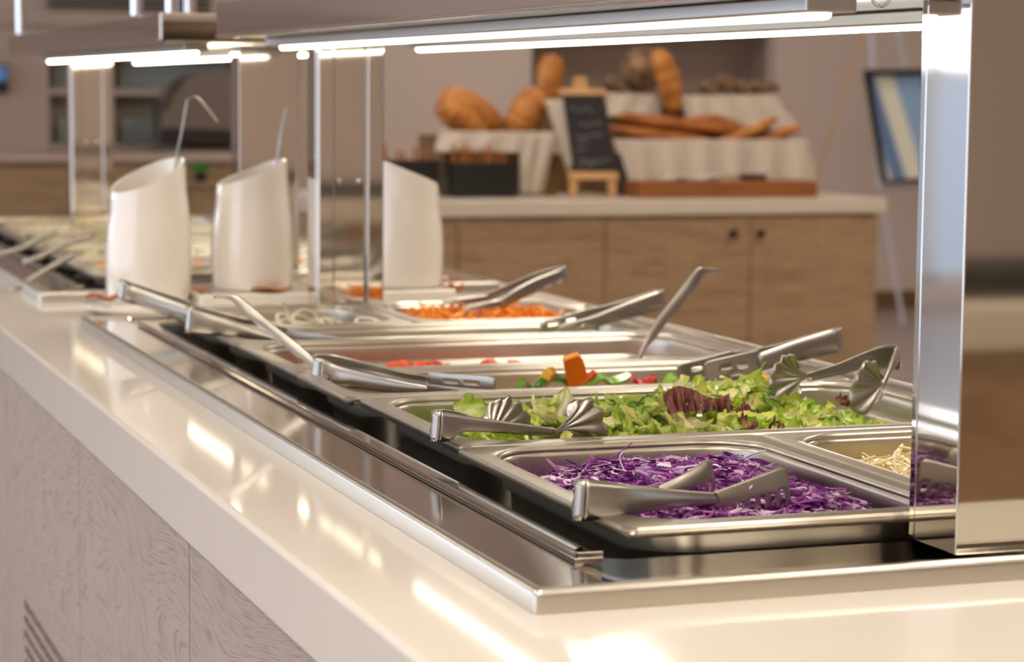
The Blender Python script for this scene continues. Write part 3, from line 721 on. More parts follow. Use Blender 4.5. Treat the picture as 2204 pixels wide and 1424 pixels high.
def head(quad, Ya, Yt, slots, parent, curve=2.0, name='blade', fork=None, NU=31, NV=14):
    a, b, c, d = quad            # arm_top, tip_top, tip_bottom, arm_bottom
    A = by(a[0],a[1],Ya); Bp = by(b[0],b[1],Yt); Cp = by(c[0],c[1],Yt); D = by(d[0],d[1],Ya)
    nn = (Bp-A).cross(D-A).normalized(); nn = -nn if nn.y > 0 else nn
    P = []
    for i in range(NU):
        u = i/(NU-1); row = []
        for j in range(NV):
            v = j/(NV-1)
            # rounded outline corners at the tip
            vv = v
            if u > 0.93: sft = (u-0.93)/0.07*0.10; vv = sft+(1-2*sft)*v
            p = (A*(1-u)+Bp*u)*(1-vv)+(D*(1-u)+Cp*u)*vv
            row.append(p+nn*curve*sin(pi*u)+nn*curve*0.8*(1-(2*v-1)**2))
        P.append(row)
    vs, fs = grid(P); keep = []
    k = 0
    for i in range(NU-1):
        for j in range(NV-1):
            u = (i+.5)/(NU-1); v = (j+.5)/(NV-1); cut = any(s[0] < u < s[1] and s[2] < v < s[3] for s in slots)
            if not cut: keep.append(fs[k])
            k += 1
    return mk(name, vs, keep, TONG, parent, smooth=True, thick=1.1)
def shell(piv, arc, Yp_, Ya, parent, cup=6, flutes=7, amp=1.6, sign=1):
    Pv = by(piv[0],piv[1],Yp_); A = [by(x,y,Ya) for x,y in arc]; n_ang = flutes*8; NR = 12; P = []
    nn = (A[0]-Pv).cross(A[-1]-Pv)
    if nn.length < 1e-6: nn = Vector((0,-1,0))
    nn.normalize(); nn = -nn if nn.y > 0 else nn
    for i in range(n_ang+1):
        t_ = i/n_ang; rim = spline(A, t_); fl = cos(2*pi*t_*flutes); row = []
        for j in range(NR):
            r = 0.04+0.96*j/(NR-1)
            Bt = Pv+((A[0]*(1-t_)+A[-1]*t_)-Pv)*0.42+(A[len(A)//2]-Pv)*0.12
            q_ = r/0.3 if r < 0.3 else 1; r2 = max(0,(r-0.3)/0.7)
            p = (Pv*(1-q_)+Bt*q_)*(1-r2)+rim*r2
            p = p + nn*sign*(cup*sin(pi*r*0.75)) + nn*fl*amp*min(1,max(0,r-0.25)*2.2) - (rim-Pv)*0.035*(1-fl)*max(0,r-0.75)*4*0.6
            row.append(p)
        P.append(row)
    vs, fs = grid(P); return mk('shell_head', vs, fs, TONG, parent, smooth=True, thick=1.0)
def tongs(label, F_, B_, out, ro, bulge=2.0):
    t = thing('serving_tongs', label, 'tongs', by(F_[0][2],F_[0][3],F_[0][4]), None)
    f = lambda s: (by(s[0],s[1],s[4]), by(s[2],s[3],s[4]))
    (Tf,Bf),(Tb,Bb) = f(F_[0]), f(B_[0])
    bow(Tf,Bf,Tb,Bb,Vector(out).normalized(),ro,t)
    strip('arm', F_, t, bulge); strip('arm', B_, t, -bulge)
    return t
SL3 = lambda *a: [tuple(x) for x in a]
# 1 cabbage
t = tongs('large shiny tongs with fork blades lying across the purple cabbage pan',
    [(1262,1034,1256,1121,28),(1330,1041,1325,1113,32),(1400,1048,1400,1100,40),(1470,1055,1475,1090,50),(1540,1060,1545,1084,60)],
    [(1262,1030,1256,1112,62),(1320,1038,1320,1090,70),(1380,1046,1380,1075,82),(1420,1045,1420,1062,92)], (-1,-0.15,0), 9)
sl = [(0.20+i*0.135, 0.26+i*0.135, 0.86-0.07*i, 1.1) for i in range(6)]
head(((1530,1060),(1690,998),(1703,1092),(1532,1090)), 60, 66, sl, t, 1.5)
head(((1415,1046),(1527,983),(1538,1066),(1420,1078)), 92, 100, sl, t, 3)
# 2 lettuce left
t = tongs('tongs with scalloped shell heads lying on the left rim of the salad pan',
    [(950,885,945,951,366),(972,889,970,947,368),(998,894,998,929,370),(1060,903,1060,930,374),(1114,911,1114,934,380),(1192,921,1192,939,392)],
    [(950,880,946,942,396),(985,886,985,925,402),(1015,896,1015,918,408),(1050,904,1050,917,414)], (-1,-0.1,0), 8)
shell((1190,930),[(1200,896),(1208,876),(1216,864),(1228,860),(1238,864),(1250,857),(1262,864),(1270,870),(1280,882),(1286,896),(1292,910),(1293,928),(1288,943),(1245,944),(1212,942)], 390, 398, t, 9, 5, 1.7)
shell((1046,911),[(1042,893),(1050,872),(1058,856),(1070,847),(1080,848),(1090,845),(1100,842),(1110,850),(1122,856),(1134,868),(1143,884),(1150,902),(1150,922)], 414, 432, t, 6, 6, 0.9, -1)
# 3 pepper left
t = tongs('slotted spatula tongs, open loop end over the front left corner of the tomato pan',
    [(694,770,688,829,832),(722,782,718,831,828),(770,795,766,836,812),(830,809,826,843,790),(880,821,878,845,765),(930,830,930,843,740)],
    [(694,760,690,806,858),(724,764,722,806,856),(800,783,800,808,835),(863,800,864,822,812),(915,808,922,830,788)], (-1,0.05,0), 9)
head(((918,826),(1058,839),(1056,846),(925,844)), 742, 690, [], t, 1)
head(((922,800),(1066,811),(1066,842),(922,831)), 790, 715, [(0.26,0.46,0.35,0.58),(0.58,0.78,0.35,0.58)], t, 1)
# 5 green left
t = tongs('tongs with a broad blade resting on the left end of the narrow cucumber pan',
    [(416,661,410,717,1222),(440,668,436,721,1220),(480,681,478,723,1215),(540,703,538,728,1208),(605,727,604,738,1198)],
    [(425,658,424,700,1250),(500,680,500,704,1246),(570,694,570,714,1240),(622,706,614,728,1232)], (-1,0,0), 9, 3)
head(((618,706),(740,727),(746,736),(612,736)), 1230, 1180, [], t, 1)
head(((600,726),(690,735),(690,746),(600,742)), 1196, 1165, [], t, 1)
# 6 onion left
t = tongs('long tongs sticking out left from the onion pan, before the leftmost white cylinder',
    [(272,608,266,647,1478),(295,614,290,654,1475),(345,632,338,669,1460),(395,650,388,684,1442),(440,667,432,692,1425),(500,690,495,712,1400)],
    [(275,604,270,640,1505),(345,626,340,655,1488),(400,645,398,672,1470),(450,664,448,690,1452),(510,686,508,706,1430)], (-1,0,0.3), 9, 3)
head(((495,690),(560,706),(560,730),(495,712)), 1400, 1385, [], t, 1)
head(((505,684),(570,700),(570,722),(505,706)), 1430, 1415, [], t, 1)
# 7 carrot right
t = tongs('fork tongs resting in the grated carrot with the closed end raised to the right',
    [(1206,577,1210,604,1480),(1188,585,1190,614,1476),(1150,600,1152,630,1465),(1112,620,1116,646,1452),(1075,644,1078,664,1440)],
    [(1206,573,1208,592,1505),(1175,580,1180,602,1502),(1130,596,1134,616,1495),(1085,616,1088,634,1485),(1045,634,1048,652,1475)], (1,0,0.35), 7)
sf = [(0.12+i*0.17, 0.22+i*0.17, 0.28, 0.92 if i else 0.9) for i in range(5)]
head(((1080,644),(1003,655),(988,690),(1072,690)), 1440, 1432, sf, t, 3)
head(((1050,634),(955,643),(930,684),(1040,684)), 1475, 1466, sf, t, 3)
# 8 green right
t = tongs('slotted tongs in the right end of the cucumber pan, closed end raised',
    [(1418,627,1424,664,1225),(1400,632,1404,671,1222),(1350,650,1352,686,1215),(1300,670,1304,698,1208),(1268,684,1272,706,1203)],
    [(1414,623,1418,650,1250),(1370,638,1372,662,1246),(1310,655,1312,674,1240),(1256,667,1258,686,1232)], (1,0,0.3), 7)
head(((1282,680),(1206,697),(1196,720),(1290,712)), 1203, 1196, [(0.35,0.6,0.35,0.55)], t, 2)
head(((1262,664),(1162,692),(1158,720),(1265,696)), 1232, 1222, [(0.25,0.48,0.3,0.55),(0.62,0.85,0.3,0.55)], t, 2)
# 10 pepper right
t = tongs('slotted spatula tongs standing in the right end of the pepper pan',
    [(1797,710,1804,760,782),(1780,713,1784,762,780),(1740,725,1740,772,776),(1690,741,1690,784,770),(1630,762,1632,800,764)],
    [(1797,706,1800,744,810),(1740,722,1740,754,806),(1660,744,1660,770,800),(1570,758,1570,778,792)], (1,0,0.25), 7, 3)
head(((1632,751),(1516,778),(1518,826),(1640,812)), 764, 756, [(0.22,0.42,0.40,0.54),(0.52,0.74,0.30,0.46),(0.38,0.58,0.62,0.74)], t, 0.5)
head(((1576,753),(1456,784),(1462,828),(1580,812)), 792, 784, [(0.55,0.78,0.30,0.50),(0.40,0.60,0.66,0.84)], t, 0.5)
# 11 lettuce right
t = tongs('shell tongs standing in the right side of the salad, bend raised',
    [(1926,750,1935,776,548),(1917,772,1927,788,540),(1908,796,1915,808,532),(1896,822,1902,834,524)],
    [(1922,742,1934,796,585),(1898,745,1900,793,582),(1850,763,1852,796,574),(1800,784,1800,808,564),(1740,803,1742,820,552)], (1,0,0.1), 3, 2)
shell((1898,830),[(1890,808),(1884,792),(1872,775),(1864,780),(1858,775),(1850,777),(1842,790),(1834,803),(1826,820),(1821,842),(1818,865),(1826,884),(1845,892),(1868,882),(1890,850)], 524, 512, t, 5, 7, 1.2, 1)
shell((1741,810),[(1730,788),(1724,770),(1716,764),(1708,760),(1700,766),(1692,763),(1686,778),(1676,782),(1671,798),(1665,812),(1662,830),(1661,850),(1666,870),(1700,872),(1735,845)], 552, 545, t, 6, 7, 1.2, -1)
# spoons
t = thing('serving_spoon', 'serving spoon leaning in the left end of the tomato pan, hooked end up left', 'spoon', by(670,790,880))
strip('handle', [(458,633,460,640,940),(488,633,490,643,938),(514,637,504,652,934),(548,663,532,682,926),(581,693,573,712,916),(640,738,625,755,900),(678,772,668,790,888),(705,800,694,812,880)], t, 0.8, 30, None, 1.8)
def bowl(c, rx, ry, rz_, rotz, parent):
    P = []; Rm = Matrix.Rotation(rotz,3,'Z')
    for i in range(9):
        a = i/8*pi/2; row = []
        for k in range(25):
            p = 2*pi*k/24; row.append(Vector(c)+Rm@Vector((rx*cos(p)*sin(a), ry*sin(p)*sin(a), -rz_*cos(a))))
        P.append(row)
    vs, fs = grid(P); return mk('bowl', vs, fs, TONG, parent, smooth=True, thick=1.2)
p = by(712,808,878); bowl((p.x+22,p.y,p.z-2), 30, 22, 10, 0.1, t)
t = thing('serving_spoon', 'serving spoon leaning against the right end of the tomato pan, hooked end up right', 'spoon', by(1355,780,1010))
strip('handle', [(1545,580,1543,587,1034),(1520,577,1518,592,1032),(1498,579,1508,602,1030),(1465,620,1492,625,1026),(1416,682,1437,690,1020),(1393,722,1408,730,1016),(1384,744,1390,748,1014),(1372,768,1380,772,1012)], t, 0.8, 34, None, 1.6)
p = by(1372,768,1012); bowl((p.x-24,p.y,p.z-3), 30, 22, 11, 0.1, t)

# ------------------------------------------------------------------ white cylinders between the stations
def cylinder(cx, cy, hi, lo, ang, label, r0=59, zb=-2):
    t = thing('utensil_holder', label, 'utensil holder', (cx,cy,zb), 'white slanted utensil holders')
    n = 56; rings = []
    def rad(s): return r0*(0.93+0.07*sin(pi*min(1,s*1.15+0.1)))*(1.0-0.07*max(0,s-0.55)/0.45)
    zt = lambda a: (hi+lo)/2+(hi-lo)/2*cos(a-ang)
    for s in (0.0,0.012,0.03,0.1,0.2,0.3,0.4,0.5,0.6,0.7,0.8,0.9,0.96,0.99,1.0):
        rr = rad(s)-(4 if s == 0 else 1.2 if s == 0.012 else 0)
        if s >= 0.99: rr -= 0.8
        rings.append([(cx+rr*cos(2*pi*k/n), cy+rr*sin(2*pi*k/n), zb+(zt(2*pi*k/n)-zb)*s) for k in range(n)])
    for s in (1.0,0.98,0.9,0.7,0.4,0.05):
        rr = rad(s)-5
        rings.append([(cx+rr*cos(2*pi*k/n), cy+rr*sin(2*pi*k/n), zb+(zt(2*pi*k/n)-zb)*s) for k in range(n)])
    vs, fs = loft(rings, cap=True); fs.append(tuple(range(n))[::-1])
    mk('vase_body', vs, fs, PORC, t, smooth=True)
    return t
def plate(cx, cy, r, label):
    mb = MB(); mb.lathe([(0.1,-31),(r*0.6,-31),(r*0.7,-30),(r,-26.5),(r,-25.6),(r*0.72,-26.8),(r*0.68,-27.2),(0.1,-27.2)], (cx,cy,0), 48)
    return tag(mb.build('plate', PORC, smooth=True), label, 'plate')
C1 = ((by(228,600,1850)+by(411,600,1850))/2); C2 = ((by(453,600,1860)+by(630,600,1860))/2); C3 = ((by(790,600,1850)+by(949,600,1850))/2)
r1 = (by(411,600,1850)-by(228,600,1850)).length/2
A1, L1 = by(392,346,1850).z, by(238,404,1850).z
cyl1 = cylinder(C1.x, 1850, A1+4, L1-6, 0.35, 'leftmost white slanted cylinder, holding a steel ladle', r1, -16)
cyl2 = cylinder(C2.x, 1860, by(600,343,1860).z+2, by(460,396,1860).z-2, 0.0, 'middle white slanted cylinder with a thin steel handle, left of the mirror post', r1-2)
cyl3 = cylinder(C3.x-2, 1850, by(795,342,1850).z+2, by(938,394,1850).z-2, pi, 'right white cylinder, slanted down to the right, in front of the bread buffet', r1-1)
mb = MB(); mb.lathe([(0.1,-31),(78,-31),(90,-24),(92,-17.4),(90,-16.2),(0.1,-16.2)], (C1.x,1850,0), 48)
tag(mb.build('plate', PORC, smooth=True), 'thick cream plate under the leftmost white cylinder', 'plate')
tag(box('serving_board', (88,1778,-31), (470,1960,-2.2), PORC, bevel=3), 'white board under the middle and right white cylinders', 'board')
def leafscrap(px, py, Y, w_, h_, label, rz=0):
    c = by(px,py,Y); P = []
    for i in range(12):
        u = i/11; row = []
        for j in range(6):
            v = j/5-.5; ww = w_*0.5*sin(pi*(0.05+0.9*u))
            row.append(Vector((c.x+(u-.5)*w_*cos(rz)-v*ww*sin(rz), c.y+(u-.5)*w_*sin(rz)+v*ww*cos(rz), c.z+h_*sin(u*7)*0.5+h_*abs(v)*1.6)))
        P.append(row)
    vs, fs = grid(P); tag(mk('dry_leaf', vs, fs, LEAFBROWN, smooth=True, thick=0.8), label, 'dry leaf')
leafscrap(222,645,1795,50,8,'curled brown dry leaf at the left foot of the leftmost white cylinder',0.2)
leafscrap(430,628,1800,22,6,'small brown dry leaf between the left and middle white cylinders',0.2)
leafscrap(586,626,1793,62,5,'brown dry leaf at the front foot of the middle white cylinder',0.1)
leafscrap(975,626,1850,50,10,'tan dry leaf at the right foot of the right white cylinder',0.5)
# ladles in holders
t = thing('ladle', 'steel ladle with hooked end standing in the leftmost white cylinder', 'ladle', (C1.x+30,1850,-10))
mb = MB(); pts = [by(365,480,1850), by(378,350,1862), by(390,290,1866), by(402,222,1868)]
hk = [by(405,214,1868), by(415,208,1868), by(428,212,1866), by(442,228,1862), by(468,262,1856)]
mb.tube([spline(pts+hk, i/29) for i in range(30)], 3.6, 8, 1.6); mb.build('handle', TONG, t, smooth=True)
mb = MB(); mb.lathe([(0.1,0),(16,2),(24,12),(26,24),(25,24),(23,12),(15,3.2),(0.1,1.4)], (pts[0].x-2,1850,-12), 24); mb.build('bowl', TONG, t, smooth=True)
t = thing('ladle', 'thin steel handle standing in the middle white cylinder', 'ladle', (C2.x+30,1860,-10))
mb = MB(); pts = [by(570,480,1860), by(596,345,1872), by(604,290,1874), by(616,232,1876)]
mb.tube([spline(pts, i/19) for i in range(20)], 3.4, 8, 1.6); mb.build('handle', TONG, t, smooth=True)
mb = MB(); mb.lathe([(0.1,0),(16,2),(22,12),(23,20),(22,20),(21,12),(15,3.2),(0.1,1.4)], (pts[0].x,1860,-12), 24); mb.build('bowl', TONG, t, smooth=True)

# ------------------------------------------------------------------ far station pans and foods
D = 2143
FC = {'pale':[lin(c) for c in ((250,240,212),(240,246,200),(255,250,232))], 'orange':[lin(c) for c in ((255,176,50),(250,150,40),(255,206,110))],
      'green':[lin(c) for c in ((130,180,50),(170,200,90),(90,140,40))], 'mix':[lin(c) for c in ((250,232,190),(244,170,120),(176,206,90),(250,236,196),(246,200,150))]}
far = [(-2,-10,532,150,'pale','first wide pan of pale salad in the far station'),(-2,155,264,345,'orange','pan of orange salad in the far station, seen between the two left white cylinders'),
       (268,155,532,345,'orange','right hand pan of orange salad in the far station'),(-2,349,532,658,'pale','wide pan of pale vegetables in the middle of the far station'),
       (-2,661,532,858,'green','narrow pan of green salad in the far station'),(-2,861,532,1138,'mix','wide pan of orange and green mixed salad in the far station'),
       (-2,1141,532,1308,'pale','narrow pale salad pan near the far end of the far station'),(-2,1311,532,1590,'mix','farthest pan with orange and green pieces at the far end')]
for (x0,y0,x1,y1,c,lab) in far:
    make_pan(x0,y0+D,x1,y1+D,lab,group='gastronorm pans of the far station')
    shreds('mixed_salad', lab.replace('pan','salad filling of the pan',1), 'salad', (x0+36,y0+D+36,x1-36,y1+D-36),
           (lambda X0,Y0,X1,Y1: (lambda x,y: hump(x,y,X0+10,Y0+10,X1-10,Y1-10,-12,-38,2.4)))(x0,y0+D,x1,y1+D), 260, FC[c], (14,34), (2.5,5), 4, 0.5, 2.0, bed=FC[c][0], sticks=0.08)
# tongs of the far station: simple long handles leaning over the left rim
def far_tongs(pts, Y, label):
    F_ = [(x,y-4,x,y+8,Y-i*4) for i,(x,y) in enumerate(pts)]; B_ = [(x+4,y-7,x+4,y+4,Y+22-i*4) for i,(x,y) in enumerate(pts)]
    return tongs(label, F_, B_, (-1,0,0), 9)
far_tongs([(0,632),(60,602),(110,572),(160,545)], 2260, 'long tongs crossing the near left corner of the far station')
far_tongs([(2,545),(50,530),(85,512),(120,500)], 2560, 'second tongs leaning over the left rail of the far station')
far_tongs([(60,560),(110,540),(150,520),(200,505)], 2420, 'tongs resting on the pale salad of the far station')

# ------------------------------------------------------------------ bread buffet
YB = 4850
t = thing('sideboard', 'brown oak sideboard with cream top carrying the bread display', 'sideboard', (2100,5250,F))
sx0, sx1 = 1150, 2862
box('worktop', (sx0-30,YB-12,-76), (sx1+8,5680,-31), CREAM, t, bevel=4)
box('carcass', (sx0,YB+20,F+80), (sx1-14,5660,-76.3), OAK, t)
box('plinth', (sx0+20,YB+60,F), (sx1-40,5620,F+80), DARKMETAL, t)
xs = [sx0+2, 1484, 1943, 2416, sx1-16]
for i in range(4):
    d = box('door', (xs[i]+2,YB,F+90), (xs[i+1]-2,YB+19.5,-84), OAK, t, bevel=1)
    kx = {1:None,2:by(1578,503,YB-12),3:by(1637,503,YB-12)}.get(i)
    if kx is not None:
        mb = MB(); n = 16; vs = []; fs = []
        for r, h in ((7,0),(7,8),(13,12),(13,18),(10,21),(0.1,21)):
            for k in range(n): vs.append((kx.x+r*cos(2*pi*k/n), YB-h, kx.z+r*sin(2*pi*k/n)))
        for a in range(5):
            for k in range(n): fs.append((a*n+k,a*n+(k+1)%n,(a+1)*n+(k+1)%n,(a+1)*n+k))
        mk('knob', vs, fs, DARKMETAL, d, smooth=True)
def quadcloth(name, q, Y0, Y1, label, folds=5, amp=14, n=30, mm=16, scallop=0.0):
    a, b, c, d = q; P = []
    for i in range(n+1):
        u = i/n; row = []
        for j in range(mm+1):
            v = j/mm
            px = (a[0]*(1-u)+b[0]*u)*(1-v)+(d[0]*(1-u)+c[0]*u)*v; py = (a[1]*(1-u)+b[1]*u)*(1-v)+(d[1]*(1-u)+c[1]*u)*v
            if v > 0.5: py += scallop*sin(u*pi*folds)*(v-.5)*2
            Y = Y1*(1-v)+Y0*v + amp*sin(u*folds*2*pi+v*2)*(0.3+0.7*v)
            p = by(px,py,Y); p.z = max(p.z, -30.5); row.append(p)
        P.append(row)
    vs, fs = grid(P); return tag(mk(name, vs, fs, CLOTH, smooth=True, thick=2.0), label, 'cloth')
def solid_box(name, px0, py0, px1, py1, Y0, depth, m, label=None, cat=None, parent=None, z0=None, bevel=4):
    a = by(px0,py0,Y0); b = by(px1,py1,Y0)
    zz0 = min(a.z,b.z) if z0 is None else z0
    o = box(name, (a.x,Y0,zz0), (b.x,Y0+depth,max(a.z,b.z)), m, parent, bevel=bevel)
    if label: tag(o, label, cat)
    return o
# open wicker crates on which the cloths lie
def crate(px0, pyt, px1, Y0, depth, z0, label):
    a = by(px0,pyt,Y0); b = by(px1,pyt,Y0); zt = a.z
    t = thing('wicker_crate', label, 'crate', ((a.x+b.x)/2, Y0+depth/2, z0))
    box('base', (a.x,Y0,z0), (b.x,Y0+depth,z0+8), WICKER, t)
    for (p0,p1) in (((a.x,Y0,z0+8.2),(b.x,Y0+10,zt)),((a.x,Y0+depth-10,z0+8.2),(b.x,Y0+depth,zt)),((a.x,Y0+10.2,z0+8.2),(a.x+10,Y0+depth-10.2,zt)),((b.x-10,Y0+10.2,z0+8.2),(b.x,Y0+depth-10.2,zt))):
        box('side', p0, p1, WICKER, t, bevel=2)
    return t
crate(955,292,1200,5180,260,-31,'wicker crate under the left white cloth with the long loaves')
crate(1330,312,1740,5120,230,-31,'wide wicker crate under the right white cloth with the baguettes')
crate(1160,225,1700,5370,200,-31,'tall wicker crate at the back holding the round dark loaf')
quadcloth('linen_cloth', ((945,282),(1200,284),(1215,330),(935,326)), 5145, 5165, 'white linen cloth folded over the front of the left bread crate', 4, 8)
quadcloth('linen_cloth', ((1120,292),(1196,288),(1170,418),(1118,418)), 5110, 5140, 'white cloth corner hanging beside the black basket of bread sticks', 2, 10)
quadcloth('linen_cloth', ((1172,214),(1212,214),(1236,345),(1222,372)), 5130, 5170, 'narrow white cloth corner hanging left of the chalkboard', 1, 5)
quadcloth('linen_cloth', ((1320,300),(1740,300),(1762,395),(1350,400)), 5080, 5110, 'wide white cloth hanging over the front of the baguette crate', 6, 12, 60)
quadcloth('linen_cloth', ((1305,200),(1420,205),(1425,252),(1308,250)), 5330, 5360, 'white cloth below the round dark loaf, behind the chalkboard', 2, 8)
quadcloth('linen_cloth', ((1462,206),(1668,204),(1735,285),(1478,262)), 5300, 5350, 'white cloth draped over the back crate below the dark rolls', 4, 14, 40)
def loaf(name, pts, Y, r, label, m, cat='bread', ridges=0, rad=None, group=None, dy=0, flat=1.0):
    P = [by(x,y,Y) for x,y in pts]; N = 26; mb = MB()
    f = rad or (lambda u: r*max(0.05,(1-abs(2*u-1)**2.6))**0.5*(1+0.05*sin(u*ridges*2*pi) if ridges else 1))
    mb.tube([spline(P,i/(N-1)) for i in range(N)], f, 16, (lambda u: f(u)*flat))
    return tag(mb.build(name, m, smooth=True), label, cat, group)
loaf('bread_loaf', [(945,215),(985,250),(1045,292)], 5240, 46, 'long golden loaf leaning left in the left crate, front one', CRUST, ridges=6)
loaf('bread_loaf', [(950,205),(1015,235),(1080,285)], 5330, 50, 'reddish loaf behind the front one in the left crate', CRUST)
loaf('bread_loaf', [(1162,195),(1135,240),(1105,295)], 5240, 54, 'fat golden loaf leaning right in the left crate', CRUST, ridges=7)
loaf('bread_loaf', [(1190,118),(1184,160),(1180,230)], 5420, 42, 'upright brown loaf behind the top of the chalkboard easel', CRUST)
loaf('bread_loaf', [(1412,108),(1438,170),(1452,245)], 5290, 38, 'tall golden loaf standing upright beside the round dark loaf', CRUST, ridges=5)
c = by(1382,150,5420); mb = MB()
mb.lathe([(0.1,-74),(30,-70),(58,-46),(72,-10),(70,22),(52,52),(26,68),(0.1,72)], (c.x,c.y,c.z), 30, 0.7); tag(mb.build('round_loaf', CRUSTD, smooth=True), 'large round dark flour dusted loaf at the back of the bread display', 'bread')
loaf('bread_roll', [(1300,185),(1320,180),(1345,190)], 5400, 24, 'brown rolls end left of the round dark loaf', CRUSTD)
for i,(x,y,rr) in enumerate(((1525,190,20),(1560,182,26),(1600,190,22),(1635,188,22),(1660,190,18))):
    loaf('bread_roll', [(x-18,y+2),(x,y-3),(x+18,y+2)], 5380+i*4, rr, ['dark roll at the left end of the row on the back cloth','largest dark roll on the back cloth, second from left','middle dark roll on the back cloth','fourth dark roll on the back cloth','rightmost brown roll on the back cloth'][i], CRUSTD)
loaf('baguette', [(1310,275),(1390,290),(1470,300),(1530,306)], 5150, 20, 'front left baguette on the wide white cloth', CRUSTB)
loaf('baguette', [(1325,250),(1400,262),(1500,272),(1610,284)], 5200, 23, 'long dark golden baguette lying behind the front one', CRUSTB)
loaf('baguette', [(1480,262),(1540,262),(1600,278)], 5260, 22, 'short baguette at the back of the wide crate', CRUSTB)
loaf('baguette', [(1545,308),(1600,290),(1672,255)], 5140, 17, 'golden baguette end pointing up right across the others', CRUST)
loaf('baguette', [(1640,300),(1680,288),(1725,272)], 5150, 17, 'rightmost golden baguette on the wide white cloth', CRUST)
def black_basket(px0, px1, pyt, label, n, hts):
    Y0 = 5060; a = by(px0,pyt,Y0); b = by(px1,pyt,Y0)
    t = thing('black_basket', label, 'basket', ((a.x+b.x)/2,Y0+60,-31))
    R = []; 
    for (i_, z) in ((6,-31),(2,-20),(0,a.z-3),(0,a.z),(4,a.z),(5,a.z-4),(8,-24)):
        R.append(rrect(a.x+i_,Y0+i_,b.x-i_,Y0+120-i_,10,z,5))
    mb = MB(); mb.add(*loft(R, cap=True)); mb.build('basket_body', BLACK, t, smooth=True)
    ri = random.Random(px0)
    for k in range(n):
        x = a.x+18+(b.x-a.x-36)*(k+.5)/n; yy = Y0+40+ri.uniform(-15,40); top = a.z+ri.uniform(*hts)
        mb = MB(); q = ri.uniform(-8,8)
        mb.tube([(x,yy,-18),(x+q*.5,yy,(top-18)/2),(x+q,yy,top)], lambda u: 8*(1-0.5*max(0,u-.8)/.2), 8)
        tag(mb.build('bread_stick', CRUSTB, smooth=True), 'brown bread stick standing in the %s black basket' % ('left' if px0 < 900 else 'right'), 'bread stick', 'bread sticks in the %s black basket' % ('left' if px0<900 else 'right'))
black_basket(976,1116,350,'right black basket, full of bread sticks, under the left cloth', 9, (32,62))
black_basket(822,950,346,'left black basket partly behind the right white cylinder', 5, (20,50))
# chalkboard on small easel
t = thing('chalkboard_easel', 'small black chalkboard on a light wooden easel in front of the breads', 'chalkboard', by(1275,415,5000))
YE = 5000
def bar(p0, p1, w_, th, name, m, parent):
    mb = MB(); mb.tube([p0, lerp(p0,p1,.5), p1], w_, 4, th); return mb.build(name, m, parent)
def slab(q, Y, th, name, m, parent):
    f = [by(x,y,Y) for x,y in q]; vs = f+[v+Vector((0,th,0)) for v in f]
    return mk(name, vs, [(0,1,2,3),(7,6,5,4),(0,4,5,1),(1,5,6,2),(2,6,7,3),(3,7,4,0)], m, parent)
slab([(1212,204),(1298,204),(1330,368),(1236,368)], YE-10, 8, 'chalk_surface', CHALKB, t)
slab([(1204,190),(1304,190),(1306,204),(1206,204)], YE-12, 14, 'top_rail', PINE, t)
slab([(1238,165),(1262,165),(1266,190),(1234,190)], YE-10, 10, 'finial', PINE, t)
slab([(1228,370),(1330,370),(1332,386),(1228,386)], YE-24, 24, 'ledge', PINE, t)
slab([(1228,386),(1244,386),(1242,420),(1228,420)], YE-12, 14, 'leg', PINE, t)
slab([(1310,386),(1326,386),(1326,420),(1312,420)], YE-12, 14, 'leg', PINE, t)
slab([(1326,330),(1336,330),(1362,418),(1340,418)], YE+70, 10, 'back_leg', CHALKB, t)
mb = MB(); rr_ = random.Random(4)
for (x0,x1,y) in ((1226,1278,236),(1248,1292,268),(1240,1296,292),(1244,1270,304),(1240,1262,322),(1244,1312,346),(1246,1286,356)):
    pts = []; n = int((x1-x0)/3)
    for i in range(n+1):
        pts.append(by(x0+(x1-x0)*i/n, y+rr_.uniform(-6,5)-(x0+(x1-x0)*i/n-1260)*0.03, YE-11))
    mb.tube([spline(pts,i/(n*3)) for i in range(n*3+1)], 0.9, 5)
mb.build('chalk_writing', CHALK, t)
# cutting board, towel, knife
solid_box('cutting_board', 1380, 391, 1760, 414, 4930, 135, BOARDW, 'thick brown wooden cutting board at the front of the bread buffet', 'cutting board', z0=-30.8)
P = []
zb = by(1400,391,4930).z
for i in range(30):
    u = i/29; row = []
    for j in range(10):
        v = j/9; row.append((by(1430,380,4960).x+u*215, 4950+v*90, zb+3+9*abs(sin(u*6+v*2))+6*sin(v*5)**2))
    P.append(row)
vs, fs = grid(P); tag(mk('bread_towel', vs, fs, CLOTH, smooth=True, thick=2), 'crumpled white towel lying on the cutting board', 'towel')
t = thing('bread_knife', 'bread knife with black handle on the cutting board, right of the towel', 'knife', by(1620,388,5000))
a = by(1597,388,5000); b = by(1652,388,5000)
box('handle', (a.x,5000,zb+1), (b.x,5024,zb+18), BLACK, t, bevel=4)
box('blade', (a.x-200,5008,zb+6), (a.x-0.5,5011,zb+14), STEEL, t)

